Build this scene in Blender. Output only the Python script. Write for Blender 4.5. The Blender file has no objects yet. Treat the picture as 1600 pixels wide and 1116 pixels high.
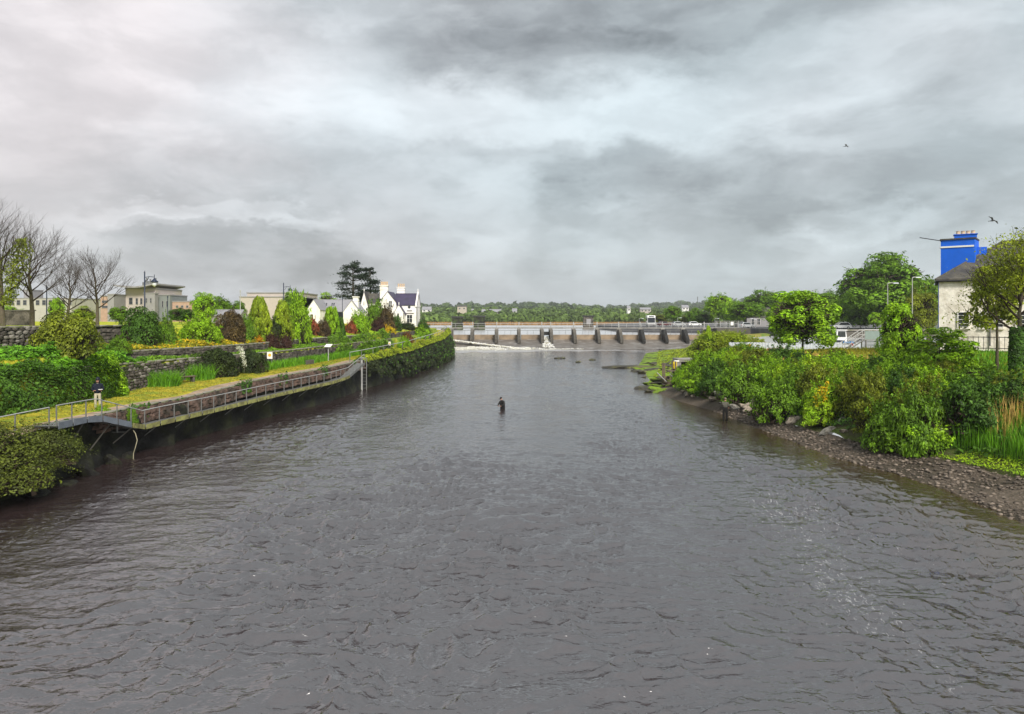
import bpy, math, random
import numpy as np
from mathutils import Vector, Matrix

# ------------------------------------------------------------------ camera, sky, sun, exposure
F, CX, HY, H = 1155.0, 800.0, 497.0, 7.5      # focal length in photo pixels, principal column, horizon row, eye height (m)
scn = bpy.context.scene
cam_d = bpy.data.cameras.new('camera'); cam = bpy.data.objects.new('camera', cam_d)
scn.collection.objects.link(cam); scn.camera = cam
cam.location = (0, 0, H); cam.rotation_euler = (math.radians(90), 0, 0)
cam_d.sensor_width = 36; cam_d.lens = F / 1600 * 36; cam_d.shift_y = -61 / 1600
cam_d.clip_start = 0.3; cam_d.clip_end = 9000
scn.view_settings.view_transform = 'Standard'; scn.view_settings.look = 'None'
scn.view_settings.exposure = 0.6; scn.view_settings.gamma = 1
scn.view_settings.use_curve_mapping = False
scn.render.engine = 'CYCLES'
scn.cycles.use_denoising = True
scn.cycles.use_adaptive_sampling = True; scn.cycles.adaptive_threshold = 0.015
scn.cycles.max_bounces = 8; scn.cycles.transparent_max_bounces = 8
scn.cycles.diffuse_bounces = 4; scn.cycles.glossy_bounces = 3; scn.cycles.transmission_bounces = 4
scn.cycles.sample_clamp_indirect = 4; scn.cycles.sample_clamp_direct = 1.6

SUN_EL, SUN_AZ = math.radians(40), math.radians(158)      # azimuth clockwise from +Y: behind the camera, a little right
sd = bpy.data.lights.new('sun', 'SUN'); sd.energy = 3.3; sd.angle = math.radians(16); sd.color = (1, 0.955, 0.89)
so = bpy.data.objects.new('sun', sd); scn.collection.objects.link(so)
sv = Vector((math.sin(SUN_AZ) * math.cos(SUN_EL), math.cos(SUN_AZ) * math.cos(SUN_EL), math.sin(SUN_EL)))
so.rotation_euler = sv.to_track_quat('Z', 'Y').to_euler(); so.location = (0, -20, 60)

def S(r, g, b):
    f = lambda c: (c / 255 / 12.92) if c / 255 <= 0.04045 else ((c / 255 + 0.055) / 1.055) ** 2.4
    return (f(r), f(g), f(b))

def build_world():
    w = bpy.data.worlds.new('World'); scn.world = w; w.use_nodes = True
    nt = w.node_tree; nt.nodes.clear(); N = nt.nodes.new; L = nt.links.new
    out = N('ShaderNodeOutputWorld'); bg = N('ShaderNodeBackground'); bg.inputs[1].default_value = 0.1
    L(bg.outputs[0], out.inputs[0])
    sky = N('ShaderNodeTexSky'); sky.sky_type = 'NISHITA'; sky.sun_disc = False
    sky.sun_elevation = SUN_EL; sky.sun_rotation = SUN_AZ; sky.air_density = 1.2; sky.dust_density = 2
    tc = N('ShaderNodeTexCoord')
    def vm(op, a, b=None):
        n = N('ShaderNodeVectorMath'); n.operation = op
        for k, v in ((0, a), (1, b)):
            if v is None: continue
            if isinstance(v, tuple): n.inputs[k].default_value = v
            else: L(v, n.inputs[k])
        return n
    def mt(op, a, b=None, clamp=False):
        n = N('ShaderNodeMath'); n.operation = op; n.use_clamp = clamp
        for k, v in ((0, a), (1, b)):
            if v is None: continue
            if isinstance(v, (int, float)): n.inputs[k].default_value = v
            else: L(v, n.inputs[k])
        return n.outputs[0]
    d = vm('NORMALIZE', tc.outputs['Generated']).outputs[0]
    sep = N('ShaderNodeSeparateXYZ'); L(d, sep.inputs[0])
    up = mt('MAXIMUM', sep.outputs[2], 0.0)
    # cloud-deck coordinates: flatter towards the horizon as a real deck is
    def noise(scale, detail, rough, stretch, off, dist=0.0):
        s = vm('MULTIPLY', d, stretch).outputs[0]; s = vm('ADD', s, off).outputs[0]
        n = N('ShaderNodeTexNoise'); n.inputs['Scale'].default_value = scale; n.inputs['Detail'].default_value = detail
        n.inputs['Roughness'].default_value = rough; n.inputs['Distortion'].default_value = dist
        L(s, n.inputs['Vector']); return n
    warp = noise(5.0, 6, 0.62, (1, 1, 1.9), (3.1, 0.7, 5.2))
    wv = vm('SUBTRACT', warp.outputs['Color'], (0.5, 0.5, 0.5)).outputs[0]
    wv = vm('MULTIPLY', wv, (0.24, 0.24, 0.15)).outputs[0]
    dw = vm('ADD', d, wv).outputs[0]
    n1 = noise(3.2, 9, 0.58, (1, 1, 2.6), (1.3, 4.1, 0.2), 0.5)
    n2 = noise(9.0, 8, 0.6, (1, 1, 2.4), (7.3, 2.1, 3.2), 0.35)
    n4 = noise(19.0, 7, 0.6, (1, 1, 2.2), (4.3, 5.1, 6.2), 0.5)
    n3 = noise(1.6, 3, 0.5, (1, 1, 1.6), (2.2, 8.8, 1.7), 0.0)
    def blob(px, py, a, b, soft=0.55):
        v = Vector(((px - CX) / F, 1, (HY - py) / F)).normalized()
        a /= F; b /= F
        q = vm('SUBTRACT', dw, tuple(v)).outputs[0]
        q = vm('MULTIPLY', q, (1 / a, 1 / max(a, .3), 1 / b)).outputs[0]
        ln = N('ShaderNodeVectorMath'); ln.operation = 'LENGTH'; L(q, ln.inputs[0])
        mr = N('ShaderNodeMapRange'); mr.interpolation_type = 'SMOOTHSTEP'
        L(ln.outputs['Value'], mr.inputs[0])
        soft *= .8; mr.inputs[1].default_value = 1 + soft; mr.inputs[2].default_value = 1 - soft
        mr.inputs[3].default_value = 0; mr.inputs[4].default_value = 1
        return mr.outputs[0]
    # brightness: base deck + fine structure + the cloud banks in view
    br = mt('ADD', mt('MULTIPLY', mt('POWER', up, 3.0), 0.03), mt('ADD', mt('MULTIPLY', up, 0.0), 0.450))
    br = mt('ADD', br, mt('MULTIPLY', mt('SUBTRACT', n1.outputs[0], 0.5), 0.17))
    br = mt('ADD', br, mt('MULTIPLY', mt('SUBTRACT', n2.outputs[0], 0.5), 0.15))
    def edge(n, lo, hi, amt):
        e = N('ShaderNodeMapRange'); e.interpolation_type = 'SMOOTHSTEP'; L(n.outputs[0], e.inputs[0]); e.inputs[1].default_value = lo; e.inputs[2].default_value = hi; e.inputs[3].default_value = -amt; e.inputs[4].default_value = amt; return e.outputs[0]
    br = mt('ADD', br, edge(n1, .45, .57, .018)); br = mt('ADD', br, edge(n2, .45, .58, .014)); br = mt('ADD', br, edge(n4, .46, .58, .006))
    for px, py, a, b, amt, soft in BLOBS:
        br = mt('ADD', br, mt('MULTIPLY', blob(px, py, a, b, soft), amt * .75))
    br = mt('MAXIMUM', br, 0.15)
    # tint: cool grey <-> warm grey
    cr = N('ShaderNodeValToRGB'); cr.color_ramp.elements[0].position = 0.36; cr.color_ramp.elements[1].position = 0.66
    cr.color_ramp.elements[0].color = (0.885, 1.0, 1.05, 1); cr.color_ramp.elements[1].color = (0.97, 0.995, 1.03, 1)
    L(n3.outputs[0], cr.inputs[0])
    ps = blob(-60, 60, 330, 260, .7)
    tint = N('ShaderNodeMix'); tint.data_type = 'RGBA'; L(ps, tint.inputs[0]); L(cr.outputs[0], tint.inputs[6])
    tint.inputs[7].default_value = (1.05, 0.985, 0.995, 1)
    cl = vm('SCALE', tint.outputs[2]); cl.inputs[3].default_value = 1; L(mt('MULTIPLY', br, 10.0), cl.inputs[3])
    mix = N('ShaderNodeMix'); mix.data_type = 'RGBA'; mix.inputs[0].default_value = 0.93
    L(sky.outputs[0], mix.inputs[6]); L(cl.outputs[0], mix.inputs[7])
    L(mix.outputs[2], bg.inputs[0])
BLOBS = [  # (photo column, row, half width, half height, brightness, softness)
    (0, 40, 300, 190, 0.10, .8), (330, 90, 260, 90, 0.05, .7), (790, 10, 330, 85, -0.13, .4), (860, 95, 240, 45, -0.11, .35), (1180, -10, 330, 55, -0.10, .4),
    (560, 120, 150, 60, 0.06, .6), (820, 180, 420, 45, 0.11, .6), (250, 250, 330, 60, 0.0, .6),
    (960, 285, 140, 48, -0.12, .4), (870, 265, 60, 42, -.06, .3), (880, 390, 50, 110, -.03, .6), (1130, 300, 140, 50, -.04, .5), (960, 335, 40, 16, .06, .3), (850, 380, 26, 70, -.04, .5), (1050, 270, 150, 35, -0.06, .5), (720, 240, 130, 16, -0.06, .6), (330, 285, 160, 45, -0.07, .7),
    (330, 335, 150, 16, 0.10, .35), (470, 350, 60, 16, .07, .3), (250, 350, 60, 12, .06, .3), (400, 395, 200, 40, -0.13, .4), (560, 410, 150, 30, -0.06, .5),
    (790, 345, 70, 70, 0.05, .7), (1330, 345, 90, 26, 0.09, .3), (1240, 375, 70, 20, .06, .3), (1430, 330, 50, 30, .07, .3), (1260, 320, 120, 24, -.07, .4), (1500, 270, 110, 90, -0.10, .6), (1240, 300, 170, 60, -0.05, .6), (1300, 130, 160, 60, 0.06, .7),
    (1130, 400, 330, 60, -0.035, .6), (160, 420, 200, 40, -0.03, .6)]
build_world()

# ------------------------------------------------------------------ helpers
COL = scn.collection
rng = np.random.default_rng(7); random.seed(7)
def at(px, py, Y): return Vector(((px - CX) * Y / F, Y, H - (py - HY) * Y / F))
def sx(px, Y): return (px - CX) * Y / F
def sz(py, Y): return H - (py - HY) * Y / F

def mat(name, col, rough=0.8, var=0.25, scale=4.0, bump=0.0, bscale=None, col2=None, metal=0.0, spec=0.3, attr=False, trans=0.0, c2scale=None, c2lo=.45, c2hi=.6, coord='Object', stretch=(1, 1, 1)):
    m = bpy.data.materials.new(name); m.use_nodes = True
    nt = m.node_tree; N = nt.nodes.new; L = nt.links.new
    p = nt.nodes['Principled BSDF']; out = nt.nodes['Material Output']
    p.inputs['Roughness'].default_value = rough; p.inputs['Metallic'].default_value = metal
    p.inputs['Specular IOR Level'].default_value = spec
    tc = N('ShaderNodeTexCoord'); src = tc.outputs[coord]
    if coord == 'World':
        pass
    if stretch != (1, 1, 1):
        mp = N('ShaderNodeMapping'); mp.inputs['Scale'].default_value = stretch; L(src, mp.inputs[0]); src = mp.outputs[0]
    n = N('ShaderNodeTexNoise'); n.inputs['Scale'].default_value = scale; n.inputs['Detail'].default_value = 6; n.inputs['Roughness'].default_value = .62
    L(src, n.inputs['Vector'])
    mr = N('ShaderNodeMapRange'); L(n.outputs[0], mr.inputs[0])
    mr.inputs[1].default_value = .25; mr.inputs[2].default_value = .75; mr.inputs[3].default_value = 1 - var; mr.inputs[4].default_value = 1 + var
    base = None
    if col2 is not None:
        n2 = N('ShaderNodeTexNoise'); n2.inputs['Scale'].default_value = c2scale or scale * .4; n2.inputs['Detail'].default_value = 7; n2.inputs['Roughness'].default_value = .65
        L(src, n2.inputs['Vector'])
        r2 = N('ShaderNodeMapRange'); r2.inputs[1].default_value = c2lo; r2.inputs[2].default_value = c2hi; L(n2.outputs[0], r2.inputs[0])
        mx = N('ShaderNodeMix'); mx.data_type = 'RGBA'; L(r2.outputs[0], mx.inputs[0])
        mx.inputs[6].default_value = (*col, 1); mx.inputs[7].default_value = (*col2, 1); base = mx.outputs[2]
    val = mr.outputs[0]
    if attr:
        at_ = N('ShaderNodeAttribute'); at_.attribute_name = 'var'
        mu = N('ShaderNodeMath'); mu.operation = 'MULTIPLY'; L(val, mu.inputs[0]); L(at_.outputs['Fac'], mu.inputs[1]); val = mu.outputs[0]
    sc = N('ShaderNodeVectorMath'); sc.operation = 'SCALE'
    if base is not None: L(base, sc.inputs[0])
    else: sc.inputs[0].default_value = col
    L(val, sc.inputs[3]); L(sc.outputs[0], p.inputs['Base Color'])
    if bump:
        nb = N('ShaderNodeTexNoise'); nb.inputs['Scale'].default_value = bscale or scale * 3; nb.inputs['Detail'].default_value = 5; L(src, nb.inputs['Vector'])
        b = N('ShaderNodeBump'); b.inputs['Strength'].default_value = 1.0; b.inputs['Distance'].default_value = bump
        L(nb.outputs[0], b.inputs['Height']); L(b.outputs[0], p.inputs['Normal'])
    if trans:
        t = N('ShaderNodeBsdfTranslucent'); ms = N('ShaderNodeMixShader'); ms.inputs[0].default_value = trans
        tb = N('ShaderNodeVectorMath'); tb.operation = 'MULTIPLY'; L(sc.outputs[0], tb.inputs[0]); tb.inputs[1].default_value = (1.25, 1.15, .6); L(tb.outputs[0], t.inputs[0])
        L(p.outputs[0], ms.inputs[1]); L(t.outputs[0], ms.inputs[2]); L(ms.outputs[0], out.inputs[0])
    return m
def leafmat(name, col, col2=None, rough=.6, trans=.22, var=.3):
    return mat(name, col, rough, var, 1.6, attr=True, trans=trans, col2=col2, c2scale=1.1, c2lo=.42, c2hi=.62, spec=.25)

M = {}
def mesh_np(name, V, Fc, var=None, smooth=False):
    me = bpy.data.meshes.new(name); V = np.asarray(V, np.float32); Fc = np.asarray(Fc, np.int32); k = Fc.shape[1]
    me.vertices.add(len(V)); me.vertices.foreach_set('co', V.ravel())
    me.loops.add(Fc.size); me.loops.foreach_set('vertex_index', Fc.ravel())
    me.polygons.add(len(Fc)); me.polygons.foreach_set('loop_start', np.arange(0, Fc.size, k, dtype=np.int32))
    if smooth: me.polygons.foreach_set('use_smooth', np.ones(len(Fc), bool))
    me.update(calc_edges=True)
    if var is not None:
        a = me.attributes.new('var', 'FLOAT', 'POINT'); a.data.foreach_set('value', np.asarray(var, np.float32))
    return me
def add(name, me, m=None, parent=None, loc=(0, 0, 0), rot=None, scale=None):
    o = bpy.data.objects.new(name, me); COL.objects.link(o)
    if m is not None:
        if len(me.materials) == 0: me.materials.append(m)
        if me.materials[0] is not m:
            o.material_slots[0].link = 'OBJECT'; o.material_slots[0].material = m
    if parent is not None: o.parent = parent
    o.location = loc
    if rot is not None: o.rotation_euler = rot if hasattr(rot, '__len__') else (0, 0, rot)
    if scale is not None: o.scale = scale if hasattr(scale, '__len__') else (scale,) * 3
    return o
def tag(o, label=None, cat=None, group=None, kind=None):
    if label: o['label'] = label
    if cat: o['category'] = cat
    if group: o['group'] = group
    if kind: o['kind'] = kind
    return o
def thing(name, label, cat, loc=(0, 0, 0), rotz=0, group=None):
    o = bpy.data.objects.new(name, None); COL.objects.link(o); o.location = loc; o.rotation_euler = (0, 0, rotz)
    o.empty_display_size = .3
    return tag(o, label, cat, group)
def copy_tree(o, parent=None):
    c = o.copy(); COL.objects.link(c); c.parent = parent
    for ch in o.children: copy_tree(ch, c)
    return c

class MB:
    def __init__(s): s.v = []; s.f = []
    def add(s, vs, fs):
        b = len(s.v); s.v += [tuple(v) for v in vs]; s.f += [tuple(i + b for i in f) for f in fs]; return s
    def box(s, c, size, rz=0, top=1.0, jit=0):
        hx, hy, hz = size[0] / 2, size[1] / 2, size[2] / 2; vs = []
        ca, sa = math.cos(rz), math.sin(rz)
        for z, k in ((-hz, 1), (hz, top)):
            for x, y in ((-hx, -hy), (hx, -hy), (hx, hy), (-hx, hy)):
                x *= k; y *= k
                j = [random.uniform(-jit, jit) for _ in range(3)] if jit else (0, 0, 0)
                vs.append((c[0] + x * ca - y * sa + j[0], c[1] + x * sa + y * ca + j[1], c[2] + z + j[2]))
        return s.add(vs, [(3, 2, 1, 0), (4, 5, 6, 7), (0, 1, 5, 4), (1, 2, 6, 5), (2, 3, 7, 6), (3, 0, 4, 7)])
    def tube(s, pts, r, n=8, cap=True):
        pts = [Vector(p) for p in pts]; rs = r if hasattr(r, '__len__') else [r] * len(pts)
        b = len(s.v); up = Vector((0, 0, 1))
        for i, p in enumerate(pts):
            t = (pts[min(i + 1, len(pts) - 1)] - pts[max(i - 1, 0)]).normalized()
            a = t.cross(up if abs(t.z) < .95 else Vector((1, 0, 0))).normalized(); c = t.cross(a)
            for k in range(n):
                g = 2 * math.pi * k / n; s.v.append(tuple(p + (a * math.cos(g) + c * math.sin(g)) * rs[i]))
        for i in range(len(pts) - 1):
            for k in range(n):
                k2 = (k + 1) % n; s.f.append((b + i * n + k, b + i * n + k2, b + (i + 1) * n + k2, b + (i + 1) * n + k))
        if cap:
            s.f.append(tuple(b + k for k in range(n))[::-1]); e = b + (len(pts) - 1) * n; s.f.append(tuple(e + k for k in range(n)))
        return s
    def lathe(s, prof, n=12, c=(0, 0, 0)):
        b = len(s.v)
        for r, z in prof:
            for k in range(n):
                g = 2 * math.pi * k / n; s.v.append((c[0] + r * math.cos(g), c[1] + r * math.sin(g), c[2] + z))
        for i in range(len(prof) - 1):
            for k in range(n):
                k2 = (k + 1) % n; s.f.append((b + i * n + k, b + i * n + k2, b + (i + 1) * n + k2, b + (i + 1) * n + k))
        s.f.append(tuple(b + k for k in range(n))[::-1]); e = b + (len(prof) - 1) * n; s.f.append(tuple(e + k for k in range(n)))
        return s
    def prism(s, poly, z0, z1):      # plan polygon extruded up
        n = len(poly); vs = [(x, y, z0) for x, y in poly] + [(x, y, z1) for x, y in poly]
        return s.add(vs, [tuple(range(n))[::-1], tuple(range(n, 2 * n))] + [(i, (i + 1) % n, n + (i + 1) % n, n + i) for i in range(n)])
    def xprism(s, poly, x0, x1):     # (y,z) profile extruded along x
        n = len(poly); vs = [(x0, y, z) for y, z in poly] + [(x1, y, z) for y, z in poly]
        return s.add(vs, [tuple(range(n)), tuple(range(n, 2 * n))[::-1]] + [((i + 1) % n, i, n + i, n + (i + 1) % n) for i in range(n)])
    def yprism(s, poly, y0, y1):     # (x,z) profile extruded along y
        n = len(poly); vs = [(x, y0, z) for x, z in poly] + [(x, y1, z) for x, z in poly]
        return s.add(vs, [tuple(range(n))[::-1], tuple(range(n, 2 * n))] + [(i, (i + 1) % n, n + (i + 1) % n, n + i) for i in range(n)])
    def mesh(s, name, smooth=False, bevel=0):
        me = bpy.data.meshes.new(name); me.from_pydata(s.v, [], s.f); me.update()
        if smooth:
            for p in me.polygons: p.use_smooth = True
        return me
    def build(s, name, m, parent=None, loc=(0, 0, 0), rot=None, smooth=False, bevel=0, scale=None):
        o = add(name, s.mesh(name, smooth), m, parent, loc, rot, scale)
        if bevel:
            b = o.modifiers.new('bevel', 'BEVEL'); b.width = bevel; b.segments = 2; b.limit_method = 'ANGLE'
        return o

# gradient-ish value noise in numpy
_perm = np.random.default_rng(3).random((256, 256)).astype(np.float32)
def vnoise(x, y):
    xi = np.floor(x).astype(int); yi = np.floor(y).astype(int); fx = x - xi; fy = y - yi
    fx = fx * fx * fx * (fx * (fx * 6 - 15) + 10); fy = fy * fy * fy * (fy * (fy * 6 - 15) + 10)
    g = lambda a, b: _perm[a & 255, b & 255]
    return (g(xi, yi) * (1 - fx) + g(xi + 1, yi) * fx) * (1 - fy) + (g(xi, yi + 1) * (1 - fx) + g(xi + 1, yi + 1) * fx) * fy
def fbm(x, y, oct=4, lac=2.03, gain=.5):
    a = 1; t = 0; s = 0
    for _ in range(oct):
        t = t + a * vnoise(x, y); s += a; x = x * lac + 17.3; y = y * lac + 9.1; a *= gain
    return t / s

# ------------------------------------------------------------------ plan of the place: bank lines, levels
ip = lambda xs, ys: (lambda Y: np.interp(Y, xs, ys))
quay = ip([5, 20, 30.4, 35.6, 41, 46.8, 54.8, 65, 78.7, 98, 127, 150, 163, 172, 180, 190, 230, 330, 440],
          [-19.5, -20, -21, -21.5, -21.3, -20.3, -19, -16.9, -16, -13.6, -12.1, -12.8, -14.2, -16.5, -18, -19, -24, -38, -50])
zp = ip([10, 40, 47, 55, 65, 79, 98, 127, 150, 170, 200, 260, 440], [2.4, 2.5, 2.55, 2.9, 3.0, 3.0, 3.4, 4.1, 4.7, 4.8, 4.2, 3.6, 3.3])
lw = ip([10, 50, 55, 61, 72, 90, 101, 130, 170], [5.4, 5.4, 5.0, 4.5, 4.0, 3.3, 2.8, 2.4, 2.4])
z1 = ip([10, 72, 101, 127, 150, 170, 200, 260, 440], [4.4, 4.4, 4.6, 4.7, 5.1, 5.2, 4.4, 3.7, 3.4])
z2 = ip([10, 60, 76, 110, 150, 170, 200, 260, 440], [5.1, 5.1, 5.2, 5.3, 5.5, 5.5, 4.8, 3.9, 3.6])
z3 = ip([10, 60, 85, 110, 150, 170, 200, 260, 440], [5.5, 5.55, 5.9, 6.2, 6.3, 6.2, 5.4, 4.4, 3.9])
z4 = ip([10, 58, 64, 110, 150, 170, 200, 260, 440], [6.8, 6.8, 6.5, 6.5, 6.5, 6.4, 5.8, 4.9, 4.3])
def zL(Y, d):
    a = lw(Y)
    b = min(max((Y - 58) / 10, 0), 1)
    xs = [-.01, 0, a, a + .06, a + 1.9, a + 1.96, a + 5.6, a + 5.66 + b * 3, a + 12, 45, 200, 2200]
    zs = [zp(Y), zp(Y), zp(Y) + .05, z1(Y), z1(Y) + .1, z2(Y), z3(Y), z4(Y), z4(Y) + .1, z4(Y) + .25, z4(Y) + .3, z4(Y) + 1]
    return float(np.interp(d, xs, zs))
def ground_left(X, Y): return zL(Y, float(quay(Y)) - X)
shore = ip([5, 20, 27.5, 32, 36, 40, 49.5, 58.5, 67.7, 76, 84, 95, 105, 118, 135, 157, 172, 190],
           [18.7, 18.9, 19, 19.3, 18.7, 17.6, 17.1, 16.7, 15.2, 14.7, 16.2, 17.5, 19, 20.5, 24, 28.6, 37, 50])
gw = ip([10, 30, 36, 45, 50, 70, 80, 92, 110, 150, 190], [3.2, 3.0, 2.6, 1.5, .9, .9, 2, 6, 8, 8, 7])
gz = ip([10, 80, 92, 190], [.55, .5, .6, .7])
def zR(Y, d):
    g = gw(Y); q = gz(Y)
    if Y < 97:
        t = min(max((Y - 70) / 27, 0), 1)
        xs = [-8, -3, -.6, 0, g, g + 5.5, g + 12, 24, 32, 60, 2200]
        zs = [-1.8, -.9, -.22, .04, q, 3.3 - .3 * t, 4.0 - .9 * t, 5.0 - 2.0 * t, 5.7 - 2.4 * t, 6.0 - 2.4 * t, 7]
    else:
        xs = [-8, -3, -.6, 0, g, g + 4, g + 10, g + 12.5, g + 13.5, 2200]
        zs = [-1.8, -.9, -.22, .04, q, 3.2, 3.7, 3.6, 1.6, 1.6]
    return float(np.interp(d, xs, zs))
def ground_right(X, Y): return zR(Y, X - float(shore(Y)))
# ------------------------------------------------------------------ materials
M['dirt'] = mat('trodden earth', (.36, .26, .19), .95, .25, 3, .03, 12, col2=(.22, .17, .10))
M['verge'] = mat('dry mossy grass', (.38, .31, .020), .95, .35, 2.2, .05, 16, col2=(.19, .24, .02), c2scale=.7)
M['terrace'] = mat('terrace turf', (.13, .22, .015), .95, .4, 2, .06, 10, col2=(.38, .34, .02), c2scale=.25)
M['lawn'] = mat('park lawn', (.40, .40, .012), .95, .25, .8, .03, 14, col2=(.26, .34, .02), c2scale=.15)
M['bankearth'] = mat('bank earth', (.055, .05, .02), .95, .4, 2, .08, 6, col2=(.07, .10, .015), c2scale=.6)
M['rough'] = mat('rough dry grass', (.26, .21, .04), .95, .35, 1.5, .08, 8, col2=(.10, .17, .02), c2scale=.18)
M['gravel'] = mat('shore gravel', (.105, .082, .060), .9, .55, 9, .05, 16, col2=(.05, .04, .026), c2scale=.35)
M['moss'] = mat('mossy rock', (.16, .25, .015), .95, .4, 1.2, .12, 3, col2=(.035, .032, .02), c2scale=.35, c2lo=.5, c2hi=.58)
M['rock'] = mat('dark wet rock', (.045, .04, .03), .6, .5, 2, .06, 7, col2=(.10, .10, .03), c2scale=1.0)
M['boulder'] = mat('pale limestone', (.33, .27, .21), .85, .35, 3, .03, 9, col2=(.10, .085, .06), c2scale=1.2)
M['stone'] = mat('walling stone', (.115, .10, .082), .9, .55, 3, .03, 12, col2=(.03, .027, .02), c2scale=1.4)
M['stone_b'] = mat('pale walling stone', (.27, .25, .215), .9, .4, 3, .03, 12, col2=(.085, .078, .06), c2scale=1.4)
M['stone_r'] = mat('rusty walling stone', (.36, .17, .09), .9, .3, 3, .03, 12)
M['mortar'] = mat('dark wall joints', (.018, .016, .012), .95, .4, 3, .05, 9, col2=(.05, .07, .02), c2scale=.6)
M['coping'] = mat('coping stone', (.24, .22, .19), .9, .3, 2.5, .02, 12, col2=(.12, .13, .06), c2scale=.7)
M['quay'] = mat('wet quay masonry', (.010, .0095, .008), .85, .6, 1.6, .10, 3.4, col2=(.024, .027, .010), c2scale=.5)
M['concrete'] = mat('weathered concrete', (.27, .255, .23), .85, .25, 1.4, .01, 20, col2=(.20, .19, .165), c2scale=.5)
M['concrete_d'] = mat('stained concrete', (.11, .10, .085), .85, .4, 1.2, .01, 20, col2=(.055, .05, .04), c2scale=.6)
M['nearblack'] = mat('near black surface', (.02, .019, .017), .6, .4, 2)  # even near-black colour shared by several parts
M['galv'] = mat('galvanised steel', (.42, .42, .40), .45, .15, 5, metal=.35)
M['galv_d'] = mat('weathered steel', (.17, .17, .16), .55, .25, 5, metal=.3)
M['slatepanel'] = mat('grey blue steel panel', (.17, .19, .22), .5, .25, 2, metal=.2)
M['algae'] = mat('algae stained board', (.25, .25, .08), .8, .35, 2.5, col2=(.13, .12, .05), c2scale=1.5)
M['wood'] = mat('weathered timber', (.13, .10, .07), .85, .35, 6, .01, 20)
M['bark'] = mat('bark', (.085, .065, .045), .95, .4, 5, .02, 14, col2=(.05, .055, .025), c2scale=1.2)
M['barkgrey'] = mat('pale bark', (.10, .08, .058), .95, .35, 5, .02, 14, col2=(.08, .075, .035), c2scale=1.2)
M['twig'] = mat('twig bark', (.045, .032, .022), .95, .3, 4)
M['gate'] = mat('tan sluice gate', (.30, .225, .15), .8, .3, 1.2, col2=(.17, .13, .09), c2scale=.6)
M['white'] = mat('white render', (.80, .775, .745), .85, .06, 1.5, .004, 30, col2=(.70, .66, .59), c2scale=.5)
M['whitestone'] = mat('whitewashed rubble', (.78, .73, .64), .9, .1, 2.5, .05, 4, col2=(.58, .53, .44), c2scale=.9)
M['blue'] = mat('blue masonry paint', (.008, .115, .62), .6, .12, 1.2, .004, 18)
M['slate'] = mat('slate roof', (.055, .052, .05), .7, .3, 3, .01, 10, col2=(.10, .09, .07), c2scale=1)
M['slate_p'] = mat('purple slate', (.055, .045, .085), .55, .15, 2, col2=(.045, .04, .065))
M['slate_g'] = mat('grey slate', (.25, .245, .26), .6, .12, 2)
M['terracotta'] = mat('buff clay pot', (.55, .40, .25), .85, .15, 4)
M['glass'] = mat('window glass', (.035, .04, .045), .08, .2, 1, spec=.6)
M['black'] = mat('black paint', (.012, .013, .016), .4, .1, 4)
M['navy'] = mat('navy lamp paint', (.02, .028, .05), .4, .15, 4)
M['lampglass'] = mat('frosted lamp glass', (.65, .67, .66), .2, .05, 4)
M['beige'] = mat('beige cladding', (.46, .40, .32), .8, .1, .8)
M['brick'] = mat('pinkish brick', (.40, .27, .20), .85, .15, 1.5)
M['cream'] = mat('cream render', (.44, .385, .345), .85, .08, .8)
M['greycl'] = mat('grey cladding', (.26, .25, .25), .7, .12, .8)
M['copper'] = mat('green copper cladding', (.19, .205, .195), .6, .12, .8)
M['yellow'] = mat('yellow plastic', (.72, .52, .02), .5, .1, 4)
M['orange'] = mat('orange plastic', (.80, .36, .01), .5, .1, 4)
M['redp'] = mat('red paint', (.7, .06, .04), .5, .1, 4)
M['signwhite'] = mat('white enamel sign', (.80, .78, .70), .5, .05, 4)
M['signorange'] = mat('orange emblem', (.75, .38, .03), .6, .2, 12)
M['signblue'] = mat('blue sign', (.05, .18, .42), .5, .1, 4)
M['fencepale'] = mat('pale grey fence paint', (.55, .58, .62), .6, .15, 3)
M['carsilver'] = mat('silver car paint', (.55, .56, .57), .25, .05, 2, metal=.4)
M['carwhite'] = mat('white car paint', (.78, .78, .77), .25, .03, 2)
M['cardark'] = mat('dark car paint', (.10, .035, .04), .25, .05, 2)
M['tyre'] = mat('tyre rubber', (.02, .02, .02), .9, .1, 4)
M['asphalt'] = mat('asphalt', (.10, .10, .105), .9, .2, .6, col2=(.14, .135, .13))
M['reed'] = mat('far reed bed', (.40, .20, .06), .95, .3, .06, .5, .3, col2=(.30, .17, .06), c2scale=.03, stretch=(.3, 1, 1))
M['field'] = mat('far fields', (.075, .11, .03), .95, .4, .02, col2=(.10, .15, .035), c2scale=.008)
M['rope'] = mat('rope', (.30, .27, .18), .9, .2, 8)
M['coat'] = mat('navy coat cloth', (.008, .011, .022), .9, .3, 6)
M['trouser'] = mat('stone chino cloth', (.40, .36, .26), .9, .25, 6)
M['skin'] = mat('skin', (.50, .27, .19), .6, .08, 6)
M['shoe'] = mat('brown shoe', (.09, .035, .025), .6, .2, 6)
M['wader'] = mat('dark wader cloth', (.012, .011, .010), .75, .3, 6)
M['olive'] = mat('grey olive jacket', (.10, .095, .075), .9, .3, 6)
M['cap'] = mat('sandy cap cloth', (.26, .24, .16), .9, .2, 6)
M['ochre'] = mat('russet bracken', (.22, .09, .02), .95, .3, 3)
M['gull'] = mat('gull feathers', (.16, .16, .17), .9, .2, 6)
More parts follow.
